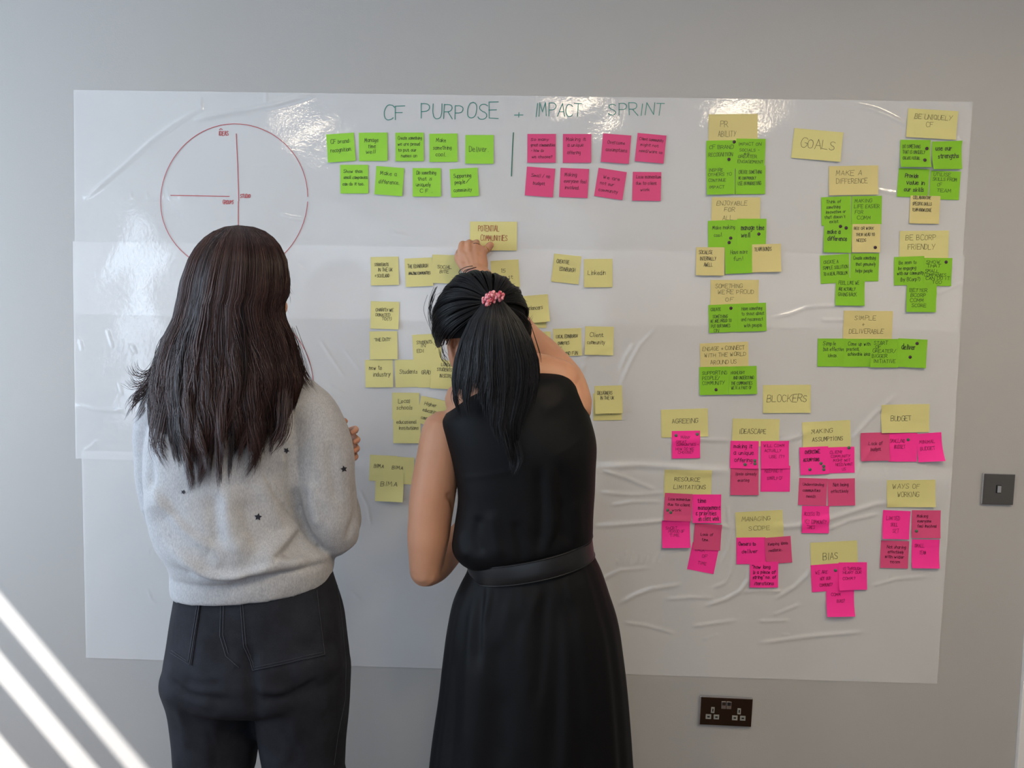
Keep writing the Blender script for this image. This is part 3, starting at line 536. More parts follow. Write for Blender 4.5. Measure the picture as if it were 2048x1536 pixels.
P|1384.5,988.3,1441.8,988.3,56|hot pink note reading time management and priorities on client work|D,15|18,46,30,time;20,96,54,management;12,82,74,& priorities;20,92,92,on client work|
Y|1469.9,1024.2,1564.4,1019.3,56|wide yellow note reading MANAGING SCOPE|g,15|13,74,34,MANAGING;27,72,68,SCOPE|
P|1471.9,1074.6,1530.6,1073.7,53|hot pink note reading owners to deliver under MANAGING SCOPE|D,13|8,66,30,Owners to;18,72,58,deliver|
S|1527.7,1075,1580,1070.9,53|salmon note reading Keeping ideas realistic under MANAGING SCOPE|d,11|12,88,30,Keeping ideas;14,64,54,realistic.|
P|1498.5,1122.4,1555.5,1122.4,51|hot pink note reading how long is a piece of string|D,13|8,72,26,"how long;10,90,46,is a piece of;10,92,66,string" no. of;16,84,90,iterations|
Y|1603.4,844.4,1699.4,839.7,55|wide yellow note reading MAKING ASSUMPTIONS|k,15|19,62,42,MAKING;20,84,72,ASSUMPTIONS|
P|1650.3,894.4,1708,892.8,52|hot pink note reading NEED WANT US, lower edge lifted, one dark dot, under MAKING ASSUMPTIONS|m,10|14,58,24,CLIENT;18,84,40,COMMUNITY;26,84,56,MIGHT NOT;34,92,72,NEED/WANT;56,68,90,US|1696.6,895
P|1597.8,894.4,1655,891.9,55|hot pink note reading OVERCOME ASSUMPTIONS in capitals, four grey dots|D,12|18,70,24,OVERCOME;12,68,52,ASSUMPTIONS|1618,938 1640.3,926 1645.6,931.6 1645.6,938
Y|1761.3,809.4,1858,807.8,56|wide yellow note reading BUDGET alone in capitals|k,17|20,62,58,BUDGET|
P|1776.9,865.6,1833.8,865.6,57|hot pink note reading SMALL NO BUDGET, one grey dot, middle of three under BUDGET|m,12|4,56,34,SMALL/NO;20,58,54,BUDGET|1815,879
S|1719.7,865.6,1777.5,864,56|salmon note reading Lack of budget, left of three under BUDGET|d,12|28,76,44,Lack of;34,70,64,budget|
P|1831.6,867.8,1881.6,864,56|hot pink note reading MINIMAL BUDGET, right of three under BUDGET|m,12|10,72,36,MINIMAL;12,70,60,BUDGET|
P|1603.4,1011,1658,1011.6,54|hot pink note reading ACCESS TO KEY COMMUNITY TIMES|m,13|8,64,36,ACCESS TO;10,88,64,KEY COMMUNITY;18,48,84,TIMES|
S|1597.8,955.3,1654.4,956.9,54|salmon note reading Understanding communities needs|d,11|14,88,28,Understanding;14,76,50,communities;28,64,72,needs.|
S|1654.4,957.5,1708.8,956,54|salmon note reading Not being effectively, right of Understanding communities needs|d,12|20,76,28,Not being;12,76,52,effectively|
Y|1773,960,1870,959,54|wide yellow note reading WAYS OF WORKING|g,18|12,68,32,WAYS OF;22,66,62,WORKING|
P|1765.3,1019.4,1820.6,1021.9,56|hot pink note reading LIMITED SKILL SET|m,13|14,62,34,LIMITED;30,56,56,SKILL;38,60,78,SET|
S|1823,1020,1880.6,1020.3,55|salmon note reading Making everyone feel involved, one grey dot, under WAYS OF WORKING|d,11|18,56,26,Making;20,68,44,everyone;20,86,62,feel involved|1831,1061
S|1761.3,1080.3,1817.5,1081.9,54|salmon note reading Not sharing effectively with wider team|d,11|22,88,28,Not sharing;26,82,46,effectively;16,84,64,with wider;34,70,82,team|
P|1823,1078,1878.4,1078.8,56|hot pink note reading SMALL TEAM, lowest right of all the notes|m,12|10,44,28,SMALL;28,52,52,TEAM|
Y|1619.7,1085,1713.4,1080.3,55|wide yellow note reading BIAS alone in large capitals|k,24|26,58,64,BIAS|
P|1620,1129.7,1677.5,1125.6,54|hot pink note reading WE ARE NOT OUR COMMUNITY, one grey dot, under BIAS|m,12|16,58,34,WE ARE;30,68,58,NOT OUR;28,72,82,COMMUNITY|1669.7,1139.7
P|1676,1124,1732.5,1123.4,54|hot pink note reading THROUGH HEART OUR COMM, right under BIAS|m,10|16,78,28,IS THROUGH;16,80,42,HEART OUR;14,58,64,COMM?|
P|1651,1177.2,1706.6,1176.3,53|hot pink note reading COMM BIAS, lowest of the bias notes|m,11|18,52,26,COMM;38,66,50,BIAS?|
"""
NOTE_CURL = {'DESIGNERS': .008, 'Higher': .012, 'freelancers': .010, 'NEED WANT': .014, 'MINIMAL': .010, 'COMM BIAS': .010, 'SHORT PERIOD': .009, 'front lowest': .010, 'DO SOMETHING': .011, 'SMALL TEAM': .008, 'LIMITED': .007, 'strengths': .008, 'BIAS': .006}
GROUPS = {'L': 'lime sticky notes in the top rows', 'G': 'green sticky notes in the goals columns', 'P': 'hot pink sticky notes among the blockers', 'S': 'salmon pink sticky notes', 'Y': 'yellow sticky notes', 'y': 'yellow sticky notes'}
placed = []
def _geo(ln):
    x1, y1, x2, y2, hh = map(float, ln.split('|')[1].split(','))
    return ((x1 + x2) / 2 - hh * (y2 - y1) / (x2 - x1) / 2, (y1 + y2) / 2 + hh / 2, math.hypot(x2 - x1, y2 - y1), hh)
_G = [_geo(l) for l in NOTES.strip().split('\n')]
def covered(i): return any(abs(_G[i][0] - g[0]) < (_G[i][2] + g[2]) / 2 - 3 and abs(_G[i][1] - g[1]) < (_G[i][3] + g[3]) / 2 - 1 for g in _G[i + 1:])
for ni, ln in enumerate(NOTES.strip().split('\n')):
    pc, geo, label, style, lines, dots = (ln.split('|') + [''])[:6]
    x1, y1, x2, y2, hh = map(float, geo.split(','))
    tl = P(x1, y1); tr = P(x2, y2); ex = tr - tl; Wd = np.linalg.norm(ex); ex /= Wd
    ez = np.array([ex[2], 0, -ex[0]]); ez = ez if ez[2] < 0 else -ez                 # down along the note
    H_ = hh * np.linalg.norm(P(x1, y1 + 1) - tl)
    ctr = tl + ex * Wd / 2 + ez * H_ / 2
    cover = [q for q in placed if abs(q[0][0] - ctr[0]) < (q[1] + Wd) / 2 and abs(q[0][2] - ctr[2]) < (q[2] + H_) / 2]
    layer = max([q[3] for q in cover], default=-1) + 1
    placed.append((ctr, Wd * .98, H_ * .98, layer))
    rr = random.Random(hash_str(label)); curl = next((v for k, v in NOTE_CURL.items() if k in label), rr.uniform(.0012, .0045))
    if covered(ni): curl = .0002
    twist = rr.uniform(-.5, .5); lean = rr.uniform(-.0008, .0012)
    def surf(a, b, lift=0.0, tl=tl, ex=ex, ez=ez, Wd=Wd, H_=H_, layer=layer, curl=curl, twist=twist, lean=lean):
        a = np.asarray(a, float); b = np.asarray(b, float)
        p = tl + ex * (a * Wd)[..., None] + ez * (b * H_)[..., None]
        free = np.clip((b - .22) / .78, 0, 1)
        c = curl * free ** 2 * (1 + twist * (2 * a - 1)) + .0006 * np.sin(a * 3 + twist * 9) * free
        hh_ = np.max([film_h(p[..., 0] + q, p[..., 2] + s_) for q, s_ in ((0, 0), (.005, 0), (-.005, 0), (0, .005), (0, -.005))], 0)
        y = -.0024 - hh_ - layer * .00085 - np.abs(c)
        p = p.copy(); p[..., 1] = y - lift; return p
    n = 13; a, b = np.meshgrid(np.linspace(0, 1, n), np.linspace(0, 1, n))
    fr = surf(a, b).reshape(-1, 3); bk = surf(a, b, -.00018).reshape(-1, 3); idx = np.arange(n * n).reshape(n, n)
    q = np.stack([idx[:-1, :-1], idx[1:, :-1], idx[1:, 1:], idx[:-1, 1:]], -1).reshape(-1, 4)
    gy = fr.reshape(n, n, 3)
    def on_paper(a, b, lift):                       # a point on the sheet as meshed
        x = np.clip(np.asarray(a, float), 0, .9999) * (n - 1); z = np.clip(np.asarray(b, float), 0, .9999) * (n - 1); i = x.astype(int); k = z.astype(int); fx = x - i; fz = z - k
        p = tl + ex * (np.asarray(a, float) * Wd)[..., None] + ez * (np.asarray(b, float) * H_)[..., None]
        g = gy[..., 1]; p[..., 1] = (g[k, i] * (1 - fx) + g[k, i + 1] * fx) * (1 - fz) + (g[k + 1, i] * (1 - fx) + g[k + 1, i + 1] * fx) * fz - lift
        return p
    rim = np.r_[idx[0, :], idx[1:, -1], idx[-1, -2::-1], idx[-2:0:-1, 0]]; r2 = np.roll(rim, -1)
    m = len(rim); k = np.arange(m); k2 = (k + 1) % m; N2 = 2 * n * n
    faces = np.vstack([q, q[:, ::-1] + n * n, np.stack([k, k2, k2 + m, k + m], -1) + N2])
    root = empty('sticky_note', tuple(surf(np.array(.5), np.array(0.0))))
    tag(root, label, 'sticky note', GROUPS[pc])
    mesh_obj('paper', np.vstack([fr, bk, fr[rim], bk[rim]]), faces, PAPER[pc].m, root)
    st, cap = style.split(','); cap = float(cap); strokes = []
    if lines:
        for k, lt in enumerate(lines.split(';')):
            u0, u1, vb, tx = lt.split(',', 3)
            strokes += text_strokes(tx, float(u0) / 100 * Wd, float(u1) / 100 * Wd, -float(vb) / 100 * H_, cap / 100 * H_, seed=k)
        wmm = {'k': 1.0, 'K': 1.7, 'g': 1.0, 'o': 1.0, 'm': .9, 'd': 1.05, 'D': 1.4, 'r': 1.3}[st] * 1e-3
        v, f = ribbon(strokes, wmm)
        mesh_obj('writing', on_paper(v[:, 0] / Wd, -v[:, 1] / H_, .0006), f[:, ::-1], INK[st.lower() if st == 'K' else ('d' if st == 'D' else st)].m, root, False)
    for dq in dots.split():
        du, dv = map(float, dq.split(',')); p = P(du, dv, 0.0) - tl
        ca, cb = (p @ ex) / Wd, (p @ ez) / H_; ang = np.linspace(0, 2 * np.pi, 20, endpoint=False)
        ra = .0042; va = np.r_[ca, ca + ra * np.cos(ang) / Wd]; vb = np.r_[cb, cb + ra * np.sin(ang) / H_]
        top = on_paper(va, vb, .0012); base = on_paper(va, vb, .0001)
        fs = [(0, i, i % 20 + 1) for i in range(1, 21)] + [(i, i + 21, i % 20 + 22, i % 20 + 1) for i in range(1, 21)]
        mesh_obj('dot_sticker', np.vstack([top, base]), fs, (M_dotg if pc in 'PS' else M_dotp).m, root)
# ------------------------------------------------------------------ people: surface tools
from mathutils.bvhtree import BVHTree
def nrm(v): v = np.asarray(v, float); return v / (np.linalg.norm(v, axis=-1, keepdims=True) + 1e-12)
def tube(pts, rad, n=20, flat=None, cap=True):
    """closed tube along 3D points; rad = radius, or (a, b) along 'flat' and across it"""
    p = np.array([tuple(q) for q in pts], float); k = len(p)
    # resample smoothly (Catmull-Rom)
    R = np.array([(r, r) if np.isscalar(r) else r for r in rad], float)
    P2 = []; R2 = []
    for i in range(k - 1):
        p0, p1, p2, p3 = p[max(i - 1, 0)], p[i], p[i + 1], p[min(i + 2, k - 1)]
        m = 6
        for j in range(m):
            t = j / m; t2 = t * t; t3 = t2 * t
            P2.append(.5 * (2 * p1 + (p2 - p0) * t + (2 * p0 - 5 * p1 + 4 * p2 - p3) * t2 + (3 * p1 - p0 - 3 * p2 + p3) * t3))
            R2.append(R[i] + (R[i + 1] - R[i]) * (t2 * (3 - 2 * t)))
    P2.append(p[-1]); R2.append(R[-1]); p = np.array(P2); R = np.array(R2); k = len(p)
    T = nrm(np.gradient(p, axis=0))
    ref = np.array(flat, float) if flat is not None else np.array([0.13, 1, .21])
    if cap:                                                       # round ends
        h = []
        for sgn, e in ((-1, 0), (1, -1)):
            rows = []; rr = []
            for a in (.35, .7, .93, 1.0):
                rows.append(p[e] + sgn * T[e] * R[e].mean() * math.sin(a * math.pi / 2) * .95); rr.append(R[e] * max(math.cos(a * math.pi / 2), .02))
            h.append((rows, rr, T[e]))
        p = np.vstack([h[0][0][::-1], p, h[1][0]]); R = np.vstack([h[0][1][::-1], R, h[1][1]])
        T = np.vstack([np.repeat(h[0][2][None], 4, 0), T, np.repeat(h[1][2][None], 4, 0)]); k = len(p)
    A = nrm(ref[None] - T * (T @ ref)[:, None]); B = np.cross(T, A)
    ang = np.linspace(0, 2 * np.pi, n, endpoint=False)
    V = p[:, None] + A[:, None] * (R[:, :1, None] * np.cos(ang)[None, :, None]) + B[:, None] * (R[:, 1:, None] * np.sin(ang)[None, :, None])
    return ringmesh(V)
def ringmesh(V):
    """stack of rings (k, n, 3) -> closed quads"""
    k, n, _ = V.shape; idx = np.arange(k * n).reshape(k, n); nx = np.roll(idx, -1, 1)
    q = np.stack([idx[:-1], nx[:-1], nx[1:], idx[1:]], -1).reshape(-1, 4)
    c0, c1 = V[0].mean(0), V[-1].mean(0); v = np.vstack([V.reshape(-1, 3), c0, c1]); a, b = k * n, k * n + 1
    t0 = np.stack([np.full(n, a), nx[0], idx[0], idx[0]], -1); t1 = np.stack([np.full(n, b), idx[-1], nx[-1], nx[-1]], -1)
    return v, [tuple(r) for r in q] + [tuple(r[:3]) for r in t0] + [tuple(r[:3]) for r in t1]
def ell(c, r, R=None, n=20, m=14):
    th = np.linspace(0, np.pi, m + 1)[1:-1]; ph = np.linspace(0, 2 * np.pi, n, endpoint=False)
    V = np.stack([np.outer(np.sin(th), np.cos(ph)), np.outer(np.sin(th), np.sin(ph)), np.repeat(np.cos(th)[:, None], n, 1)], -1) * np.array(r)
    if R is not None: V = V @ np.asarray(R).T
    return ringmesh(V + np.array(c))
def rings_px(rows, Yc, n=56, exp=.9, sub=5):
    """rows: (uL, vL, uR, vR, depth toward the camera, depth toward the wall[, Yc]) -> smooth stack of rings through those silhouette points"""
    C = []
    for r in rows:
        yc = r[6] if len(r) > 6 else Yc
        a = P(r[0], r[1], yc); b = P(r[2], r[3], yc); C.append(np.r_[(a + b) / 2, (b - a) / 2, r[4], r[5]])
    C = np.array(C); k = len(C); out = []
    for i in range(k - 1):
        p0, p1, p2, p3 = C[max(i - 1, 0)], C[i], C[i + 1], C[min(i + 2, k - 1)]
        for j in range(sub):
            t = j / sub; out.append(.5 * (2 * p1 + (p2 - p0) * t + (2 * p0 - 5 * p1 + 4 * p2 - p3) * t * t + (3 * p1 - p0 - 3 * p2 + p3) * t ** 3))
    out.append(C[-1]); out = np.array(out)
    ph = np.linspace(0, 2 * np.pi, n, endpoint=False); c = np.cos(ph); s = np.sin(ph)
    cs = np.sign(c) * np.abs(c) ** exp; ss = np.sign(s) * np.abs(s) ** exp
    V = out[:, None, :3] + out[:, None, 3:6] * cs[None, :, None]
    V[..., 1] -= np.where(ss[None] > 0, out[:, 6:7] * ss[None], out[:, 7:8] * ss[None])
    return V
def fuse(parts, voxel, smooth=6, factor=.5):
    """join overlapping closed pieces into ONE continuous skin"""
    me = bpy.data.meshes.new('tmp'); v = []; f = []
    for a, b in parts:
        n = len(v); v += [tuple(x) for x in a]; f += [tuple(int(i) + n for i in q) for q in b]
    me.from_pydata(v, [], f); o = bpy.data.objects.new('tmp', me); COL.objects.link(o)
    bm = bmesh.new(); bm.from_mesh(me); bmesh.ops.recalc_face_normals(bm, faces=bm.faces); bm.to_mesh(me); bm.free()
    r = o.modifiers.new('r', 'REMESH'); r.mode = 'VOXEL'; r.voxel_size = voxel; r.adaptivity = 0
    sm = o.modifiers.new('s', 'SMOOTH'); sm.factor = factor; sm.iterations = smooth
    dg = bpy.context.evaluated_depsgraph_get(); ev = o.evaluated_get(dg); m2 = ev.to_mesh()
    V = np.empty(len(m2.vertices) * 3, np.float32); m2.vertices.foreach_get('co', V); V = V.reshape(-1, 3).astype(float)
    L = np.empty(len(m2.loops), np.int32); m2.loops.foreach_get('vertex_index', L)
    ls = np.empty(len(m2.polygons), np.int32); m2.polygons.foreach_get('loop_total', ls)
    F = L.reshape(-1, 4) if (ls == 4).all() else None
    if F is None:
        st = np.r_[0, np.cumsum(ls)[:-1]]; F = np.array([[L[a], L[a + 1], L[a + 2], L[a + (3 if n > 3 else 2)]] for a, n in zip(st, ls)])
    ev.to_mesh_clear(); bpy.data.objects.remove(o); bpy.data.meshes.remove(me)
    return V, F
def vnormals(V, F):
    n = np.cross(V[F[:, 2]] - V[F[:, 0]], V[F[:, 3]] - V[F[:, 1]]); N = np.zeros_like(V)
    for i in range(4): np.add.at(N, F[:, i], n)
    return nrm(N)
def sculpt(V, F, strokes, k=1.0, wrap=.05):
    """raise / press folds along lines given where the photo shows them; (amp mm, sigma px left of the line, sigma px right of it, points)"""
    N = vnormals(V, F); uv = proj(V); view = nrm(CAM - V); face = np.clip((np.sum(N * view, 1) - wrap) / .3, 0, 1)
    D = np.zeros(len(V))
    for amp, s1, s2, pl in strokes:
        pl = np.array(pl, float); pl = chaikin(pl) if len(pl) > 2 else pl
        m = 3 * max(s1, s2); lo, hi = pl.min(0) - m, pl.max(0) + m
        kx = np.where((uv[:, 0] > lo[0]) & (uv[:, 0] < hi[0]) & (uv[:, 1] > lo[1]) & (uv[:, 1] < hi[1]) & (face > 0))[0]
        if not len(kx): continue
        X, Y = uv[kx, 0], uv[kx, 1]; best = np.full(len(kx), 1e9); sg = np.zeros(len(kx)); al = np.zeros(len(kx))
        L = np.r_[0, np.cumsum(np.hypot(*np.diff(pl, axis=0).T))]
        for i in range(len(pl) - 1):
            a, b = pl[i], pl[i + 1]; ab = b - a; l2 = ab @ ab + 1e-9
            t = np.clip(((X - a[0]) * ab[0] + (Y - a[1]) * ab[1]) / l2, 0, 1); dx = X - a[0] - t * ab[0]; dy = Y - a[1] - t * ab[1]
            d = np.hypot(dx, dy); w = d < best
            best = np.where(w, d, best); sg = np.where(w, np.sign(ab[0] * dy - ab[1] * dx), sg); al = np.where(w, (L[i] + t * math.sqrt(l2)) / L[-1], al)
        s = np.where(sg > 0, s2, s1)
        D[kx] += amp * 1e-3 * np.exp(-(best / s) ** 2) * np.clip(np.minimum(al, 1 - al) * 5 + .12, 0, 1)
    return V + N * (D * face * k)[:, None]
def ripple(V, amp, scale, seed=0):
    """gentle unevenness of hanging cloth"""
    r = np.random.default_rng(seed); d = np.zeros(len(V))
    for _ in range(6):
        w = r.normal(0, 1, 3) * scale; d += np.sin(V @ w + r.uniform(0, 6.3))
    return d * amp / 3
def cast(V, F):
    tree = BVHTree.FromPolygons([tuple(v) for v in V], [tuple(f) for f in F.tolist()])
    def hit(u, v, lift=.0):
        d = Vector(nrm(ray(u, v))); loc, n, i, t = tree.ray_cast(Vector(CAM), d)
        if loc is None: return None
        return np.array(loc) + np.array(n) * lift
    return hit
def patch(name, outline_px, hit, lift, thick, mat, parent, step=4.0):
    """a flat piece of cloth lying on the garment inside a closed outline"""
    pl = np.array(outline_px, float); d = []
    for a, b in zip(pl, np.roll(pl, -1, 0)):
        k = max(1, int(np.hypot(*(b - a)) / step)); d += [a + (b - a) * i / k for i in range(k)]
    bm = bmesh.new(); bv = [bm.verts.new((q[0], q[1], 0)) for q in d]; bm.faces.new(bv)
    lo, hi = pl.min(0), pl.max(0)
    for ax in (0, 1):
        for c in np.arange(lo[ax] + step * 1.7, hi[ax], step * 1.7):
            pt = [0, 0, 0]; pt[ax] = c; no = [0, 0, 0]; no[ax] = 1
            bmesh.ops.bisect_plane(bm, geom=bm.verts[:] + bm.edges[:] + bm.faces[:], plane_co=pt, plane_no=no)
    top = {}; last = None
    for v in bm.verts:
        h = hit(v.co.x, v.co.y, lift); last = h if h is not None else last; top[v] = (h if h is not None else last)
    for v in bm.verts: v.co = Vector(top[v])
    ex = bmesh.ops.extrude_face_region(bm, geom=bm.faces[:])
    for e in ex['geom']:
        if isinstance(e, bmesh.types.BMVert): e.co += Vector((0, thick, 0))
    bmesh.ops.recalc_face_normals(bm, faces=bm.faces)
    me = bpy.data.meshes.new(name); bm.to_mesh(me); bm.free(); me.materials.append(mat)
    o = bpy.data.objects.new(name, me); COL.objects.link(o); put(o, parent); return o
def seam(name, lines_px, hit, lift, r, mat, parent, step=3.0):
    """thin raised stitching lines along the garment"""
    vs = []; fs = []; n = 0
    for pl in lines_px:
        pl = densify(np.array(pl, float), step); h = [hit(*q, lift) for q in pl]; h = [q for q in h if q is not None]
        if len(h) < 3: continue
        v, f = strand_tubes(np.array(h)[None], np.full((1, len(h)), r)); vs.append(v); fs.append(f + n); n += len(v)
    return mesh_obj(name, np.vstack(vs), np.vstack(fs), mat, parent)
def strand_tubes(PT, RD):
    """PT (N,K,3), RD (N,K) -> three-sided tapering tubes"""
    N, K, _ = PT.shape; T = nrm(np.gradient(PT, axis=1)); ref = np.array([.3, -1, .2])
    A = nrm(np.cross(T, ref)); B = np.cross(T, A); V = np.empty((N, K, 3, 3))
    for j, a in enumerate((0, 2.0944, 4.1888)): V[:, :, j] = PT + (A * math.cos(a) + B * math.sin(a)) * RD[..., None]
    idx = np.arange(N * K * 3).reshape(N, K, 3); nx = np.roll(idx, -1, 2)
    F = np.stack([idx[:, :-1], nx[:, :-1], nx[:, 1:], idx[:, 1:]], -1).reshape(-1, 4)
    return V.reshape(-1, 3), F
def strands(name, groups, mat, parent):
    """groups: list of (PT, RD, shade per strand) -> one hair mesh with a per-strand 'shade'"""
    vs = []; fs = []; sh = []; n = 0
    for PT, RD, s in groups:
        v, f = strand_tubes(PT, RD); vs.append(v); fs.append(f + n); n += len(v); sh.append(np.repeat(s, PT.shape[1] * 3))
    o = mesh_obj(name, np.vstack(vs), np.vstack(fs), mat, parent)
    at = o.data.attributes.new('shade', 'FLOAT', 'POINT'); at.data.foreach_set('value', np.concatenate(sh).astype(np.float32))
    return o
def hair_mat(name, dark, light, rough=.38):
    m = Mat(name, dark, rough, spec=.32); a = m.n('ShaderNodeAttribute', attribute_name='shade')
    m.color(m.ramp(a.outputs['Fac'], [(0, dark), (1, light)])); return m.m
def skin_mat(name, rgb, rgb2):
    m = Mat(name, lin(*rgb), .5, spec=.35); m.color(m.ramp(m.noise(9, 3, .5), [(.3, lin(*rgb)), (.7, lin(*rgb2))]))
    m.set('Subsurface Weight', .12); m.set('Subsurface Radius', (.012, .004, .002)); m.set('Subsurface Scale', .6)
    m.bump(m.noise(420, 2, .5), .12, .0006); return m.m
def head_parts(c, R):
    """skull, face, jaw, nose, lips, ears as overlapping solids; local x right, y towards the face, z up"""
    c = np.array(c); R = np.array(R); g = lambda p: c + R @ np.array(p)
    E = lambda p, r: ell(g(p), r, R)
    out = [E((0, -.012, .03), (.073, .092, .086)), E((0, .026, -.028), (.059, .063, .088)), E((0, .056, -.092), (.027, .026, .021)), E((0, .015, -.07), (.05, .055, .035)),
           E((.034, .056, -.03), (.024, .024, .024)), E((-.034, .056, -.03), (.024, .024, .024)),
           E((.03, .079, .024), (.022, .010, .007)), E((-.03, .079, .024), (.022, .010, .007)),
           tube([g((0, .086, .012)), g((0, .098, -.014)), g((0, .107, -.032))], [.006, .009, .011]), E((.010, .096, -.036), (.009, .009, .007)), E((-.010, .096, -.036), (.009, .009, .007)),
           E((0, .086, -.062), (.024, .010, .013))]
    for s in (-1, 1):
        out += [E((s * .074, -.010, -.004), (.008, .017, .029)), E((s * .080, -.016, .004), (.006, .011, .022)), E((s * .074, -.002, -.026), (.007, .008, .010))]
    return out
def face_bits(c, R, root, iris):
    c = np.array(c); R = np.array(R); g = lambda p: c + R @ np.array(p)
    for s in (-1, 1):
        v, f = ell(g((s * .031, .0765, .004)), (.0125, .0105, .0075), R); e = mesh_obj('eye', v, f, M_eye.m, root)
        v, f = ell(g((s * .031, .0855, .004)), (.0052, .0022, .0052), R); mesh_obj('iris', v, f, iris, e)
        v, f = tube([g((s * .014, .088, .026)), g((s * .030, .0895, .031)), g((s * .046, .079, .026))], [.0022, .003, .0015], 8); mesh_obj('eyebrow', v, f, iris, root)
    v, f = ell(g((0, .0935, -.058)), (.020, .005, .0045), R); mesh_obj('lip', v, f, M_lip.m, root)
    v, f = ell(g((0, .093, -.067)), (.017, .0055, .005), R); mesh_obj('lip', v, f, M_lip.m, root)
def rot(yaw=0, pitch=0, roll=0):
    """degrees: yaw to the right (+x), pitch = nod down, roll = tilt to the right"""
    a, b, r = map(math.radians, (yaw, pitch, roll))
    Rz = np.array([[math.cos(a), math.sin(a), 0], [-math.sin(a), math.cos(a), 0], [0, 0, 1]])
    Rx = np.array([[1, 0, 0], [0, math.cos(b), math.sin(b)], [0, -math.sin(b), math.cos(b)]])
    Ry = np.array([[math.cos(r), 0, math.sin(r)], [0, 1, 0], [-math.sin(r), 0, math.cos(r)]])
    return Rz @ Rx @ Ry
M_eye = Mat('eye_white', lin(232, 228, 222), .2); M_lip = Mat('lip_skin', lin(168, 92, 84), .45)
M_iris = Mat('dark_brown_iris', lin(46, 30, 22), .3)
def finger(pts, r=(.0088, .0082, .0072, .0062)): return tube(pts, list(r)[:len(pts)], 14)
def shoe(x, y, s, toe=(0, 1)):
    """low shoe with its toe towards +y; (verts, faces) in world space"""
    t = np.array([toe[0], toe[1], 0.0]); side = np.array([t[1], -t[0], 0])
    rows = []
    for a, w, h, z in ((-.075, .020, .045, .03), (-.065, .032, .075, .035), (-.02, .036, .085, .035), (.04, .037, .065, .035), (.10, .042, .05, .03), (.145, .040, .038, .025), (.175, .026, .028, .022), (.185, .008, .012, .02)):
        ph = np.linspace(0, 2 * np.pi, 20, endpoint=False); c = np.array([x, y, 0]) + t * a
        zz = np.maximum(z + np.sin(ph) * np.where(np.sin(ph) > 0, h - z, z + .004), 0.001)
        rows.append(c + side * (np.cos(ph) * w)[:, None] + np.array([0, 0, 1]) * zz[:, None])
    return ringmesh(np.array(rows))
def curtain_fn(rows):
    rows = np.array(rows, float)
    def S(th, v, k=1.0):
        """th 0..pi from the left edge over the back to the right edge, v = row; k scales about the lock's middle"""
        uL = np.interp(v, rows[:, 0], rows[:, 1]); uR = np.interp(v, rows[:, 0], rows[:, 2]); Yc = np.interp(v, rows[:, 0], rows[:, 3]); D = np.interp(v, rows[:, 0], rows[:, 4])
        u = (uL + uR) / 2 - (uR - uL) / 2 * np.cos(th) * k; Y = Yc - D * np.sign(np.sin(th)) * np.abs(np.sin(th)) ** .75 * k
        return P(u, v, Y)
    return S
# ------------------------------------------------------------------ the woman in the grey sweatshirt
YA = -0.42
M_skinA = skin_mat('warm_light_skin', (206, 150, 122), (196, 138, 110))
M_hairA = hair_mat('dark_brown_hair', lin(30, 21, 21), lin(92, 62, 54), .40)
M_hairAb = Mat('dark_brown_hair_mass', lin(30, 22, 21), .85, spec=.08).m
def knit(name, rgb, rgb2):
    m = Mat(name, lin(*rgb), .92, spec=.12)
    a = m.noise(420, 3, .6, anis=(1, 1, .4)); b = m.noise(110, 3, .6, anis=(1, 1, .45))
    c = m.mul(m.ramp(a, [(.32, lin(*rgb2)), (.66, lin(*rgb))]), m.ramp(b, [(.35, (.92, .92, .93, 1)), (.65, (1, 1, 1, 1))]))
    m.color(c); m.bump(a, .2, .0006); m.set('Sheen Weight', .25); m.set('Sheen Roughness', .5); return m.m
M_sweat = knit('heather_grey_fleece', (184, 184, 185), (160, 160, 162))
M_star = Mat('navy_star_print', lin(22, 24, 38), .7).m
M_denim = Mat('charcoal_denim', lin(50, 51, 57), .85, spec=.2)
_a = M_denim.noise(14, 4, .6); _b = M_denim.noise(700, 2, .5)
M_denim.color(M_denim.mul(M_denim.ramp(_a, [(.3, lin(27, 27, 32)), (.75, lin(42, 44, 51))]), M_denim.ramp(_b, [(.3, (.8, .8, .8, 1)), (.7, (1.1, 1.1, 1.1, 1))])))
M_denim.bump(_b, .2, .0006)
M_thread = Mat('grey_thread', lin(58, 60, 68), .8).m
M_shoeA = Mat('white_canvas_shoe', lin(214, 212, 206), .7).m

def j(u, v, Y): return V3(u, v, Y)
A = empty('person', tuple(P(505, 1345, YA) * np.array([1, 1, 0])))
tag(A, 'woman with long dark brown hair, grey star sweatshirt and charcoal trousers, arms folded', 'person')
RA = rot(14, 4, 0); CA = P(497, 580, -.455)
footA = [(P(418, 1345, YA)[0] - .01, -.40), (P(612, 1345, YA)[0] + .02, -.42)]
torso = rings_px([(440, 745, 520, 745, .05, .05), (400, 765, 555, 765, .06, .055), (345, 800, 596, 800, .08, .07), (322, 850, 606, 850, .10, .09), (325, 930, 598, 930, .11, .10), (345, 1020, 590, 1020, .11, .10),
                  (362, 1090, 590, 1085, .105, .09), (378, 1150, 635, 1138, .095, .085), (372, 1230, 662, 1226, .105, .09), (366, 1310, 672, 1310, .115, .09), (372, 1360, 664, 1360, .10, .08)], YA)
skin = [ringmesh(torso)] + head_parts(CA, RA)
skin += [tube([tuple(CA + RA @ np.array([0, -.02, -.04])), j(484, 690, -.44), j(480, 760, -.43)], [.052, .053, .062])]
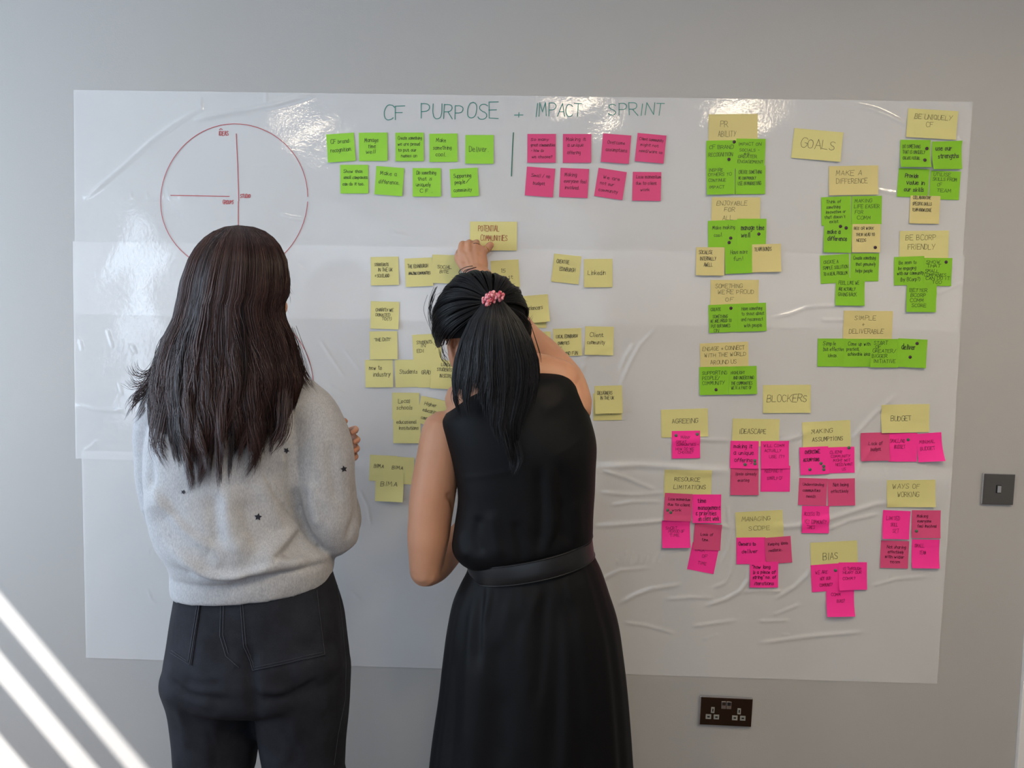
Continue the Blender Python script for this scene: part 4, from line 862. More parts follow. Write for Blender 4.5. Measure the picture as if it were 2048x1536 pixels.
# folded arms: the left hand comes round the outside of the right upper arm
skin += [tube([j(352, 805, YA), j(322, 900, -.40), j(332, 990, -.38), j(352, 1045, -.36)], [.05, .043, .038, .038]),
         tube([j(352, 1045, -.36), j(430, 1020, -.27), j(560, 955, -.235), j(640, 915, -.25)], [.038, .036, .028, .025]),
         tube([j(596, 805, YA), j(628, 900, -.42), j(640, 990, -.42), j(652, 1070, -.41)], [.05, .045, .040, .038]),
         tube([j(652, 1070, -.41), j(600, 1040, -.30), j(500, 985, -.25), j(440, 950, -.235)], [.038, .036, .028, .024]),
         tube([j(640, 915, -.25), j(668, 900, -.265), j(690, 890, -.29)], [(.026, .017), (.038, .017), (.036, .015)], flat=(0.1, .2, 1))]
for k, (dv, L) in enumerate(((-28, 0), (-9, 4), (9, 3), (26, -1))):
    skin.append(finger([j(684, 890 + dv * .8, -.285), j(708 + L * .3, 886 + dv, -.325), j(711 + L, 889 + dv, -.375), j(705 + L, 893 + dv, -.405)]))
skin.append(finger([j(655, 880, -.255), j(676, 856, -.27), j(690, 842, -.30)], (.011, .0095, .008)))
skin.append(tube([j(440, 950, -.235), j(415, 940, -.24), j(395, 935, -.25)], [(.024, .016), (.036, .016), (.03, .013)], flat=(0.1, .2, 1)))
for k in range(4): skin.append(finger([j(398, 915 + 13 * k, -.25), j(378, 912 + 14 * k, -.265), j(362, 912 + 14 * k, -.29)], (.0088, .008, .0065)))
skin.append(finger([j(420, 915, -.24), j(405, 893, -.25), j(396, 880, -.262)], (.011, .009, .0075)))
for (fx, fy), (u, ut) in zip(footA, ((425, 430), (607, 605))):
    skin += [tube([j(u, 1330, YA), j(ut, 1440, YA), (fx, YA + .01, .47), (fx, YA, .28), (fx, YA - .02, .07)], [.085, .072, .052, .05, .036]),
             tube([(fx, fy - .05, .045), (fx, fy + .05, .04), (fx, fy + .15, .028)], [.032, .034, .024])]
V, F = fuse(skin, .0034, 5); mesh_obj('body', V, F, M_skinA, A)
face_bits(CA, RA, A, M_iris.m)
for (fx, fy) in footA:
    v, f = shoe(fx, fy, 1); mesh_obj('shoe', v, f, M_shoeA, A)

# --- trousers
hips = rings_px([(364, 1130, 655, 1118, .125, .105), (361, 1165, 664, 1150, .128, .11), (353, 1215, 683, 1210, .135, .115), (347, 1262, 691, 1262, .145, .118), (340, 1305, 696, 1305, .152, .12), (337, 1340, 698, 1340, .150, .118), (342, 1375, 697, 1375, .135, .11), (360, 1400, 690, 1400, .09, .08)], YA)
def leg(rows, zrows):
    r = rings_px([q + (YA,) for q in rows], YA, 40); last = r[-1]; c = last.mean(0); out = [r]
    for (x, y, z, s) in zrows: out.append((np.array([x, y, z]) + (last - c) * np.array([s, s, 0]))[None])
    return ringmesh(np.vstack(out))
pants = [ringmesh(hips), leg([(338, 1325, 503, 1335, .12, .10), (335, 1350, 507, 1360, .125, .10), (345, 1400, 516, 1405, .11, .10), (352, 1460, 518, 1460, .10, .10), (355, 1500, 511, 1500, .098, .10), (359, 1545, 505, 1545, .095, .098)],
                             [(footA[0][0], YA + .0, .40, .98), (footA[0][0], YA, .2, .98), (footA[0][0], YA - .01, .06, 1.0)]),
         leg([(500, 1335, 698, 1325, .12, .10), (510, 1360, 699, 1350, .125, .10), (515, 1405, 697, 1400, .115, .10), (520, 1460, 691, 1460, .105, .10), (527, 1500, 688, 1500, .10, .10), (535, 1545, 686, 1545, .098, .098)],
             [(footA[1][0], YA, .40, .98), (footA[1][0], YA, .2, .98), (footA[1][0], YA - .01, .06, 1.0)]),
         ell(P(428, 1318, -.465), (.086, .088, .085)), ell(P(600, 1318, -.465), (.092, .088, .085))]
V, F = fuse(pants, .0055, 8)
V = sculpt(V, F, [(-9, 14, 14, [(500, 1285), (502, 1320), (503, 1360), (506, 1400), (514, 1450)]),
    (-7, 8, 14, [(336, 1350), (352, 1374), (378, 1392), (420, 1398), (465, 1402)]), (5, 12, 8, [(338, 1372), (360, 1392), (390, 1404), (430, 1412)]),
    (-6, 8, 12, [(508, 1386), (530, 1396), (560, 1397), (600, 1382), (644, 1356)]), (5, 10, 10, [(512, 1376), (545, 1386), (580, 1378)]),
    (4, 14, 20, [(440, 1420), (436, 1440), (420, 1480), (425, 1536)]), (-3, 7, 7, [(416, 1452), (428, 1500), (432, 1536)]), (3.5, 16, 16, [(590, 1440), (585, 1480), (560, 1536)]), (-3, 10, 10, [(560, 1450), (590, 1500), (600, 1536)]),
    (-4, 6, 10, [(684, 1180), (688, 1240), (694, 1300), (696, 1345)]), (-3, 10, 14, [(470, 1330), (490, 1352), (506, 1372)]), (3, 10, 10, [(355, 1400), (365, 1440), (372, 1500)]), (-3.5, 10, 10, [(365, 1360), (400, 1372), (450, 1368)])])
V += vnormals(V, F) * ripple(V, .0012, 26, 3)[:, None]
tr = mesh_obj('trousers', V, F, M_denim.m, A); tr['label'] = 'charcoal denim trousers'
hit = cast(V, F)
patch('back_pocket', [(404, 1196), (384, 1331), (341, 1307), (352, 1240), (362, 1196)], hit, .0022, .003, M_denim.m, tr)
patch('back_pocket', [(480, 1198), (487, 1293), (506, 1342), (650, 1311), (640, 1260), (633, 1178)], hit, .0022, .003, M_denim.m, tr)
seam('stitching', [[(402, 1199), (381, 1329), (343, 1305)], [(398, 1199), (378, 1323), (345, 1300)]], hit, .0030, .0007, M_thread, tr)
seam('stitching', [[(481, 1200), (488, 1293), (507, 1340), (648, 1309), (632, 1180)], [(486, 1200), (493, 1291), (510, 1334), (643, 1305)]], hit, .0030, .0007, M_thread, tr)
seam('centre_seam', [[(442, 1203), (440, 1272), (452, 1312), (478, 1335)], [(448, 1203), (446, 1270), (457, 1308)]], hit, .0006, .0008, M_thread, tr)
seam('side_seam', [[(672, 1150), (684, 1240), (692, 1330), (690, 1400), (676, 1470), (668, 1530)]], hit, .0004, .0009, M_thread, tr)

# --- sweatshirt
YS = -.42
trunk = rings_px([(425, 752, 545, 752, .07, .06), (385, 772, 580, 768, .085, .07), (335, 808, 612, 800, .11, .085), (306, 860, 622, 850, .13, .10), (299, 930, 616, 925, .14, .115), (304, 985, 612, 980, .147, .12),
                  (312, 1035, 614, 1025, .155, .125), (328, 1078, 632, 1068, .160, .13), (346, 1108, 655, 1095, .156, .128), (352, 1128, 664, 1115, .150, .122)], YS, 72)
band = rings_px([(353, 1112, 664, 1098, .140, .118), (352, 1140, 666, 1122, .143, .120), (353, 1162, 664, 1143, .142, .120), (355, 1178, 660, 1158, .138, .116)], YS, 72)
cloth = [ringmesh(trunk), ringmesh(band),
         tube([j(345, 800, YS), j(318, 850, -.41), j(316, 915, -.40), j(324, 985, -.39), j(345, 1040, -.375), j(362, 1060, -.35)], [.058, .052, .050, .050, .052, .05], 28),
         tube([j(362, 1060, -.35), j(430, 1030, -.27), j(540, 965, -.235), j(612, 928, -.24)], [.052, .048, .042, .034], 24),
         tube([j(590, 800, YS), j(625, 840, -.425), j(646, 900, -.43), j(652, 970, -.43), j(660, 1030, -.425), j(668, 1062, -.41)], [.058, .064, .066, .064, .061, .058], 32),
         tube([j(660, 1068, -.40), j(610, 1040, -.30), j(520, 990, -.25), j(465, 962, -.24)], [.056, .05, .042, .034], 24),
         tube([j(682, 985, -.36), j(690, 1040, -.36), j(672, 1085, -.345)], [.03, .036, .03], 20)]
V, F = fuse(cloth, .0048, 5)
V = sculpt(V, F, [
    (9, 10, 40, [(303, 970), (330, 1020), (372, 1068), (425, 1100), (450, 1108)]), (-9, 24, 24, [(318, 1010), (345, 1062), (395, 1098), (440, 1122)]),      # the long pull from the left elbow
    (7, 8, 16, [(340, 1098), (390, 1132), (428, 1153), (480, 1150), (560, 1130)]), (-6, 6, 12, [(350, 1118), (400, 1150), (440, 1162), (500, 1157), (580, 1142), (640, 1125)]),
    (8, 8, 26, [(600, 1040), (565, 1090), (533, 1120), (580, 1126), (618, 1118)]), (-7, 22, 10, [(600, 1062), (586, 1090), (560, 1112)]), (6, 8, 14, [(596, 1052), (618, 1085), (640, 1108), (662, 1122)]),
    (6, 22, 22, [(455, 970), (455, 1030), (470, 1085), (505, 1110)]), (-4, 16, 16, [(430, 985), (432, 1040), (438, 1092)]), (-4, 14, 14, [(486, 1000), (500, 1060), (522, 1100)]), (5, 18, 18, [(520, 960), (545, 1010), (556, 1060)]),
    (-7, 7, 12, [(574, 900), (582, 960), (594, 1010), (606, 1055), (640, 1100), (662, 1124)]), (4, 10, 10, [(560, 905), (575, 940), (596, 990)]), (-3, 3, 3, [(525, 935), (545, 985), (572, 1020), (598, 1046)]),
    (-5, 8, 8, [(297, 870), (300, 930), (304, 985)]), (4, 12, 12, [(622, 960), (624, 1010), (640, 1060)]), (-4, 14, 14, [(660, 880), (668, 960), (676, 1010)]), (-6, 5, 7, [(708, 965), (716, 1010), (712, 1040), (694, 1078)]),
    (5, 10, 14, [(380, 1140), (430, 1160), (500, 1152)]), (-3, 5, 5, [(352, 1133), (420, 1156), (480, 1160), (560, 1152), (664, 1122)])], 1.6)
V += vnormals(V, F) * (ripple(V, .0016, 22, 5) + ripple(V, .0006, 60, 6))[:, None]
sw = mesh_obj('sweatshirt', V, F, M_sweat, A); sw['label'] = 'heather grey sweatshirt printed with navy stars'
hit = cast(V, F)
for (u, v, r, a) in ((516, 1034, 7.6, .1), (367, 984, 4.6, .3), (687, 938, 6.8, -.2), (572, 901, 6.0, .5)):
    patch('star', [(u + r * (1 if i % 2 == 0 else .5) * math.sin(a + i * math.pi / 5), v - r * (1 if i % 2 == 0 else .5) * math.cos(a + i * math.pi / 5)) for i in range(10)], hit, .0014, .0015, M_star, sw, 2.0)

# --- hair: mass, then locks of strands
rowsA = [(449, 468, 488, -.44, .012), (453, 452, 505, -.44, .03), (462, 430, 530, -.44, .06), (475, 412, 547, -.445, .082), (492, 396, 561, -.45, .098), (520, 380, 574, -.45, .108), (560, 367, 579, -.45, .114), (590, 362, 577, -.45, .116), (610, 357, 566, -.45, .116), (640, 351, 571, -.45, .116),
         (680, 330, 588, -.445, .118), (720, 316, 598, -.44, .125), (760, 306, 604, -.435, .135), (800, 302, 592, -.43, .145), (860, 306, 578, -.425, .158), (910, 314, 566, -.42, .165), (960, 326, 545, -.42, .168)]
SA = curtain_fn(rowsA)
vendA = lambda s: np.interp(s, [0, .1, .3, .5, .7, .85, 1], [938, 950, 956, 950, 925, 885, 778])
def mass_from_curtain(name, S, v0, vend, mat, parent, k=.93, n=48, m=40):
    th = np.linspace(0, np.pi, n); out = []
    for i in range(m):
        t = i / (m - 1); v = v0 + (vend(th / np.pi) - v0) * t * .80
        b = S(th, v, k * (1 if t < .8 else 1 - .25 * (t - .8))); f = b[::-1].copy(); f[:, 1] = np.maximum(f[:, 1] + .02, b[:, 1].max() - .012)
        f[:, 0] = f[:, 0] * .999; out.append(np.vstack([b, f[1:-1]]))
    v, f = ringmesh(np.array(out)); return mesh_obj(name, v, f, mat, parent)
cap_v, cap_f = ell(CA + RA @ np.array([0, -.004, .028]), (.075, .086, .088), RA, 40, 28)
loc = (cap_v - CA) @ RA; keep = ~((loc[:, 1] > .035) & (loc[:, 2] < .075)) 
cap_f = [f for f in cap_f if all(keep[i] for i in f)]
hcap = mesh_obj('hair_cap', cap_v, cap_f, M_hairAb, A)
mass_from_curtain('hair_mass', SA, 458, vendA, M_hairAb, A)
K = 24; N = 5600; r = np.random.default_rng(5)
cl = 46; cs = (np.arange(cl) + r.uniform(0, 1, cl)) / cl; ci = r.integers(0, cl, N); s0 = np.clip(cs[ci] + r.normal(0, .016, N), 0, 1); t = np.linspace(0, 1, K)
lay = r.uniform(.95, 1.02, N) + r.normal(0, .022, cl)[ci]; cph = r.uniform(0, 6.28, cl); cam_ = r.uniform(.4, 1.3, cl); cend = r.uniform(-42, 26, cl)
G = []
wl = r.uniform(1.6, 3.2, cl); pull = r.uniform(.35, .95, cl)
th = np.pi * (s0[:, None] + (cs[ci] - s0)[:, None] * pull[ci][:, None] * t[None] ** 1.8)
wave = np.sin(cph[ci][:, None] + (2 * np.pi * wl[ci][:, None] + r.normal(0, .35, N)[:, None]) * t[None] ** 1.25)
th = th + wave * cam_[ci][:, None] * .075 * t[None] ** 1.5 + .016 * np.sin(r.uniform(0, 6.28, N)[:, None] + 8 * t[None]) * t[None]
th = np.clip(th, 0.0, np.pi)
ve = vendA(s0) + cend[ci] + r.normal(0, 9, N) - np.where(r.random(N) < .3, r.uniform(0, 170, N), 0)
v0 = 450 + np.abs(r.normal(0, 5, N)) + 8 * np.abs(s0 - .45)
vv = v0[:, None] + (ve - v0)[:, None] * t[None]
PT = SA(th, vv, 1.0); mid = SA(np.full_like(th, np.pi / 2), vv, 0.0); PT = mid + (PT - mid) * (lay[:, None] + .05 * np.cos(cph[ci][:, None] + 2 * np.pi * wl[ci][:, None] * t[None] ** 1.25) * t[None] ** 1.5)[..., None]
RD = (r.uniform(.0003, .0007, N)[:, None] * np.clip(1.25 - t[None] ** 6 * 1.1, .1, 1))
G.append((PT, RD, np.clip(r.beta(1.6, 3.6, N) + .18 * np.sin(cph[ci] * 3), 0, 1)))
def lock(pts, n, spread, spread_end, seed, rr=(.0003, .0007), kk=12):
    """loose lock of n strands along (u, v, Y) guide points"""
    q = np.array(pts, float); g = P(q[:, 0], q[:, 1], q[:, 2]); R_ = np.random.default_rng(seed); tt = np.linspace(0, 1, kk); kx = np.linspace(0, 1, len(g)); out = []
    base = np.stack([np.interp(tt, kx, g[:, a]) for a in range(3)], -1)
    for _ in range(2): base[1:-1] = (base[:-2] + 2 * base[1:-1] + base[2:]) / 4
    o = R_.normal(0, 1, (n, 1, 3)) * (spread + (spread_end - spread) * tt[None, :, None]); w = R_.normal(0, 1, (n, 1, 3)) * .25 * spread_end * np.sin(tt[None, :, None] * R_.uniform(2, 6, (n, 1, 1)))
    ln = R_.uniform(.72, 1.0, (n, 1, 1)); PTl = base[0][None, None] + (base[None] - base[0]) * (1 - (1 - ln) * tt[None, :, None]) + o + w
    return PTl, R_.uniform(*rr, (n, 1)) * np.clip(1.2 - tt[None] ** 3 * 1.15, .12, 1), R_.beta(1.5, 3.5, n)
for i, gp in enumerate([[(338, 690, -.45), (312, 735, -.45), (285, 757, -.45), (262, 752, -.45), (252, 733, -.45)], [(336, 700, -.45), (308, 755, -.45), (282, 776, -.45), (258, 780, -.45), (240, 770, -.45)], [(334, 715, -.45), (304, 778, -.45), (278, 800, -.45), (258, 822, -.45), (247, 842, -.45)],
                        [(334, 730, -.46), (308, 790, -.46), (286, 815, -.46), (276, 834, -.46), (264, 846, -.45)], [(334, 745, -.46), (308, 805, -.46), (296, 835, -.46), (297, 856, -.46), (305, 872, -.46)], [(330, 700, -.46), (298, 760, -.46), (276, 786, -.46), (264, 808, -.46), (262, 832, -.45)],
                        [(332, 720, -.46), (302, 772, -.47), (270, 790, -.47), (254, 806, -.47), (250, 822, -.47)]]):
    G.append(lock(gp, 26, .006, .0022, 40 + i, (.0003, .0007), 16))
for i, gp in enumerate([[(585, 690, -.44), (598, 738, -.45), (612, 762, -.46), (626, 784, -.47)], [(580, 700, -.45), (592, 745, -.47), (604, 770, -.50), (618, 782, -.50)], [(572, 760, -.52), (566, 800, -.55), (560, 838, -.57), (568, 868, -.57)],
                        [(575, 660, -.44), (592, 705, -.44), (606, 742, -.44), (612, 770, -.45)]]):
    G.append(lock(gp, 46, .007, .006, 60 + i))
for i, gp in enumerate([[(330, 780, -.5), (312, 860, -.52), (306, 900, -.52), (322, 938, -.53)], [(335, 790, -.52), (318, 870, -.54), (313, 905, -.55), (334, 944, -.55)], [(572, 790, -.55), (572, 850, -.575), (562, 885, -.58), (540, 912, -.59)]]):
    G.append(lock(gp, 50, .007, .006, 80 + i))
fw = []                                                            # flyaway hairs round the outline
for i in range(110):
    v_ = r.uniform(455, 780); sd = 0 if r.random() < .6 else np.pi; p0 = SA(np.array(sd), np.array(v_)); p0u = proj(p0); d = -1 if sd == 0 else 1; L_ = r.uniform(10, 46)
    fw.append([(p0u[0] - d * 4, v_, p0[1]), (p0u[0] + d * r.uniform(1, 5), v_ + L_ * .5, p0[1]), (p0u[0] + d * r.uniform(2, 13), v_ + L_, p0[1])])
for i, gp in enumerate(fw): G.append(lock(gp, 1, .001, .001, 200 + i, (.0002, .00035), 7))
hA = strands('hair', G, M_hairA, A); hA['label'] = 'long dark brown wavy hair with loose ends'
# ------------------------------------------------------------------ the woman in the black dress
YB = -0.45
M_skinB = skin_mat('tan_skin', (194, 144, 114), (184, 132, 103))
M_hairB = hair_mat('black_hair', lin(9, 9, 11), lin(38, 36, 38), .42)
M_hairBb = Mat('black_hair_mass', lin(9, 9, 10), .85, spec=.08).m
M_dress = Mat('black_crepe', lin(6, 6, 8), .6, spec=.17); M_dress.bump(M_dress.noise(600, 2, .5), .12, .0005)

M_belt = Mat('black_leather', lin(17, 17, 19), .4, spec=.4).m
M_gold = Mat('gold_ring', lin(214, 170, 96), .25, metal=1).m
M_dring = Mat('dark_ring', lin(60, 46, 36), .3, metal=.8).m
M_band = Mat('dark_hair_band', lin(66, 48, 44), .7).m; M_lace = Mat('pink_lace', lin(206, 150, 148), .7).m
M_bead = Mat('pink_red_beads', lin(208, 70, 98), .3); M_bead.color(M_bead.ramp(M_bead.noise(300, 2, .5), [(.42, lin(176, 34, 62)), (.6, lin(236, 170, 172))]))
M_jet = Mat('black_earring', lin(16, 16, 18), .3).m

B = empty('person', tuple(P(1065, 1200, YB) * np.array([1, 1, 0])))
tag(B, 'woman with a black ponytail, black sleeveless belted dress, right hand raised to the wall', 'person')
RB = rot(-6, 20, -4); CB = P(968, 668, -.455)
# --- body
tb = rings_px([(905, 790, 1075, 745, .06, .05), (892, 825, 1130, 765, .09, .07), (905, 870, 1160, 830, .10, .085), (925, 930, 1168, 890, .105, .095), (932, 990, 1165, 980, .10, .095), (938, 1050, 1168, 1040, .095, .09),
               (945, 1120, 1172, 1085, .092, .085), (935, 1190, 1190, 1170, .10, .09), (915, 1290, 1215, 1280, .12, .10), (915, 1380, 1215, 1375, .11, .10), (930, 1430, 1200, 1430, .09, .09)], YB)
sb = [ringmesh(tb)] + head_parts(CB, RB)
sb += [tube([tuple(CB + RB @ np.array([0, -.025, -.05])), j(980, 735, -.47), j(1000, 785, -.455)], [.050, .050, .062]),
       tube([j(925, 800, -.46), j(985, 775, -.455), j(1060, 752, -.45), j(1120, 765, -.445)], [.040, .05, .05, .05])]
sb += [ell(P(905, 715, -.475), (.0085, .014, .027), rot(0, 0, -14)), ell(P(904, 708, -.485), (.006, .008, .018), rot(0, 0, -14)), tube([j(935, 700, -.47), j(940, 745, -.465), j(948, 790, -.455)], [.030, .034, .045])]
# left arm hanging, elbow bent, forearm in front of the body
sb += [tube([j(886, 862, -.45), j(880, 905, -.45), j(866, 985, -.45), j(858, 1060, -.45), j(852, 1135, -.445)], [.046, .049, .050, .047, .037], 28),
       tube([j(852, 1140, -.445), j(872, 1126, -.40), j(912, 1085, -.30), j(940, 1040, -.235)], [.037, .040, .034, .025], 24),
       tube([j(940, 1040, -.235), j(950, 1015, -.215), j(960, 985, -.20)], [(.025, .017), (.038, .017), (.034, .014)], flat=(1, .2, .1))]
for k in range(4): sb.append(finger([j(948 + 9 * k, 990 + 3 * k, -.20), j(952 + 9 * k, 968 + 3 * k, -.195), j(958 + 9 * k, 955 + 3 * k, -.205), j(962 + 9 * k, 960 + 3 * k, -.222)]))
sb.append(finger([j(965, 1020, -.21), j(985, 1000, -.205), j(992, 985, -.21)], (.011, .009, .0075)))
# right arm reaching to the wall
sb += [tube([j(1120, 790, -.455), j(1133, 812, -.452), j(1122, 770, -.42), j(1092, 728, -.36), j(1046, 676, -.27), j(1018, 634, -.20)][1:], [.056, .054, .050, .043, .038], 28),
       tube([j(1018, 636, -.205), j(1000, 606, -.155), j(976, 572, -.105), j(952, 545, -.078)], [.038, .037, .032, (.0275)], 24),
       tube([j(953, 549, -.080), j(949, 530, -.073), j(945, 511, -.066), j(944, 503, -.062)], [(.030, .019), (.036, .018), (.037, .015), (.036, .012)], 28, flat=(1, 0, .15))]
mcp = [(922.5, 503, -.060), (936.5, 499, -.065), (951, 499.5, -.065), (966, 505, -.058)]
pip = [(924.5, 488.5, -.052), (938.5, 486, -.056), (953, 486, -.055), (979.5, 491, -.050)]
dip = [(927, 490, -.026), (939, 488, -.028), (953, 488, -.027), (981, 491, -.028)]
tip = [(929, 497, -.0135), (940, 495, -.0135), (954, 495, -.0135), (979, 497, -.0135)]
for a, b, c, d in zip(mcp, pip, dip, tip):
    w = tuple(np.array([950, 545, -.078]) * .45 + np.array(a) * .55)
    sb.append(tube([j(*w), j(*a)], [.012, .0115], 14)); sb.append(finger([j(*a), j(*b), j(*c), j(*d)], (.0108, .0096, .0082, .0070)))
sb.append(finger([j(930, 534, -.074), j(917, 518, -.052), j(917.5, 507, -.030), j(921, 500, -.016)], (.014, .0115, .0095, .008)))
footB = [(P(985, 1200, YB)[0], -.42), (P(1130, 1200, YB)[0], -.45)]
for (fx, fy), (u, ut) in zip(footB, ((995, 1000), (1135, 1125))):
    sb += [tube([j(u, 1390, YB), j(ut, 1530, YB), (fx, YB + .01, .46), (fx, YB - .01, .30), (fx, YB - .02, .09)], [.085, .070, .050, .052, .034]),
           tube([(fx, fy - .05, .045), (fx, fy + .05, .04), (fx, fy + .15, .028)], [.030, .033, .023])]
V, F = fuse(sb, .0030, 4)
V = sculpt(V, F, [(-1.6, 3, 3, [(929, 506), (932, 496), (931, 489)]), (-1.6, 3, 3, [(944, 505), (945, 494), (946, 488)]), (-1.8, 4, 4, [(958, 512), (962, 500), (966, 495)]), (1.4, 3, 3, [(942, 540), (932, 515), (925, 502)]), (1.2, 3, 3, [(948, 538), (943, 515), (938, 500)]), (1.2, 3, 3, [(955, 536), (954, 515), (952, 501)]),
                  (-1.2, 5, 5, [(928, 527), (934, 510)]), (-1.0, 4, 4, [(958, 525), (955, 512)]), (-5, 7, 5, [(893, 985), (905, 1005), (914, 1030)])])
mesh_obj('body', V, F, M_skinB, B); face_bits(CB, RB, B, M_iris.m)
for (fx, fy) in footB: mesh_obj('shoe', *shoe(fx, fy, 1), M_belt, B)
def torus(name, c, axis, R_, r_, mat, parent, sx=1.0, n=32, m=8):
    q = Vector(axis).normalized().to_track_quat('Z', 'Y').to_matrix(); q = np.array(q); a = np.linspace(0, 2 * np.pi, n, endpoint=False); b = np.linspace(0, 2 * np.pi, m, endpoint=False)
    V = np.stack([np.outer(np.cos(a), R_ + r_ * np.cos(b)), np.outer(np.sin(a) * sx, R_ + r_ * np.cos(b)), np.repeat((r_ * np.sin(b))[None], n, 0)], -1) @ q.T + np.array(c)
    i = np.arange(n * m).reshape(n, m); i1 = np.roll(i, -1, 0); f = np.stack([i, i1, np.roll(i1, -1, 1), np.roll(i, -1, 1)], -1).reshape(-1, 4)
    return mesh_obj(name, V.reshape(-1, 3), f, mat, parent)
def between(a, b, t): return tuple(np.array(P(*a)) * (1 - t) + np.array(P(*b)) * t)
torus('ring', between(mcp[2], pip[2], .62), P(*pip[2]) - P(*mcp[2]), .0106, .0011, M_dring, B); torus('ring', between(mcp[3], pip[3], .48), P(*pip[3]) - P(*mcp[3]), .0104, .0012, M_gold, B)
wax = P(945, 511, -.066) - P(957, 552, -.085)
torus('wrist_band', P(938, 541, -.080), wax + np.array([-.004, .0, .004]), .030, .0010, M_band, B, .8)
torus('wrist_band', P(952, 543, -.080), wax, .031, .0011, M_band, B, .75)
for k in range(4): torus('lace_band', P(949 + .8 * k, 543.5 + 2.6 * k, -.080), wax + np.array([.006 * (-1) ** k, 0, .002]), .0300, .0010, M_lace if k % 2 else M_band, B, .76)

# --- dress
bod = rings_px([(955, 766, 1062, 738, .05, .045), (940, 782, 1074, 740, .06, .055), (912, 802, 1100, 741, .082, .066), (889, 832, 1140, 752, .102, .08), (884, 846, 1166, 795, .112, .09), (893, 880, 1183, 845, .120, .10), (905, 920, 1192, 888, .124, .105), (914, 965, 1190, 940, .122, .107), (916, 1000, 1190, 990, .118, .107), (908, 1050, 1186, 1040, .116, .104),
                (904, 1092, 1184, 1070, .116, .10), (918, 1116, 1182, 1080, .110, .096), (936, 1128, 1180, 1090, .102, .09)], YB, 72, .86)
ski = rings_px([(937, 1118, 1181, 1082, .104, .094), (934, 1142, 1187, 1108, .108, .098), (920, 1170, 1203, 1142, .118, .104), (905, 1206, 1220, 1192, .128, .11), (894, 1260, 1236, 1244, .140, .115), (886, 1320, 1246, 1310, .150, .12), (878, 1390, 1254, 1380, .158, .125), (866, 1470, 1261, 1465, .166, .13), (858, 1540, 1266, 1538, .172, .135), (848, 1640, 1276, 1640, .18, .14), (838, 1760, 1288, 1760, .19, .15)], YB, 144, .92)
dep = np.linspace(0, 1, len(ski))[:, None]; ph = np.linspace(0, 2 * np.pi, 144, endpoint=False)[None]
cen = ski.mean(1, keepdims=True); wob = (.55 * np.sin(9 * ph + 1.0) + .35 * np.sin(14 * ph + 2.4 + dep * 1.2) + .25 * np.sin(23 * ph + 4)) * .006 * np.clip(dep * 1.6, 0, 1) ** .8 * (np.abs(np.sin(ph)) ** .5)
ski = ski + nrm(ski - cen) * wob[..., None]
V, F = fuse([ringmesh(bod)], .0048, 5)
V = sculpt(V, F, [(-5, 6, 14, [(1078, 930), (1084, 985), (1085, 1050), (1078, 1108)]), (3.5, 10, 10, [(1098, 928), (1104, 990), (1108, 1050), (1100, 1100)]), (-4, 14, 6, [(1118, 920), (1124, 990), (1122, 1050), (1104, 1100)]),
                  (.7, 4, 6, [(905, 955), (975, 952), (1040, 935)]), (.7, 4, 6, [(1100, 915), (1140, 895), (1185, 860)]), (-4, 10, 10, [(960, 1030), (950, 1075), (965, 1112)]), (4, 12, 12, [(985, 1020), (990, 1075), (1000, 1120)]), (-3, 10, 10, [(1030, 1040), (1040, 1090), (1048, 1125)]),
                  (4, 10, 10, [(918, 1060), (922, 1095), (935, 1118)]), (3, 12, 12, [(1150, 1000), (1158, 1050), (1150, 1085)]), (2.5, 14, 14, [(1080, 820), (1110, 812), (1135, 790)]), (-3, 10, 10, [(1120, 1000), (1135, 1050), (1135, 1090)])])
V += vnormals(V, F) * ripple(V, .0012, 24, 9)[:, None]
dress = mesh_obj('dress_bodice', V, F, M_dress.m, B); dress['label'] = 'sleeveless black bodice with a back pleat'
hb = cast(V, F)
V, F = ringmesh(ski); F = np.array([list(f) + [f[-1]] * (4 - len(f)) for f in F if len(set(f)) == 4])
V = sculpt(V, F, [(-7, 6, 16, [(966, 1166), (962, 1200), (957, 1260), (958, 1340)]), (5, 14, 8, [(950, 1180), (940, 1270), (936, 1380), (928, 1536)]), (-5, 7, 14, [(1096, 1165), (1088, 1230), (1086, 1320), (1070, 1420)]), (4, 12, 12, [(1078, 1175), (1050, 1260), (1042, 1360)]),
                  (3, 14, 14, [(1020, 1200), (1005, 1260), (985, 1300)]), (4, 20, 20, [(1060, 1330), (1040, 1430), (1045, 1536)]), (-4, 16, 16, [(1000, 1380), (1010, 1450), (1010, 1536)]), (-5, 10, 20, [(1105, 1170), (1120, 1250), (1118, 1400), (1110, 1536)]), (4, 20, 20, [(1150, 1200), (1165, 1330), (1170, 1500)]),
                  (3, 8, 8, [(1128, 1145), (1136, 1175), (1145, 1210)]), (-4, 10, 16, [(905, 1280), (908, 1400), (900, 1536)]), (-3, 6, 6, [(988, 1170), (985, 1215), (972, 1262)]), (3, 8, 8, [(1042, 1168), (1046, 1200), (1036, 1240)])], 1.0)
skirt = mesh_obj('dress_skirt', V, F, M_dress.m, B); skirt['label'] = 'full black skirt hanging in soft pleats'
sd = skirt.modifiers.new('subsurf', 'SUBSURF'); sd.levels = 1; sd.render_levels = 1
bl = rings_px([(931, 1118, 1184, 1069, .116, .104), (934, 1128, 1185, 1080, .118, .106), (937, 1142, 1187, 1096, .119, .107), (939, 1152, 1188, 1107, .117, .106)], YB, 96, .92, 4)
inn = bl.mean(1, keepdims=True) + (bl - bl.mean(1, keepdims=True)) * .965
loop = np.concatenate([bl, inn[::-1]], 0); k_, n_, _ = loop.shape; ix = np.arange(k_ * n_).reshape(k_, n_); nx_ = np.roll(ix, -1, 1); d1 = np.roll(ix, -1, 0); d2 = np.roll(nx_, -1, 0)
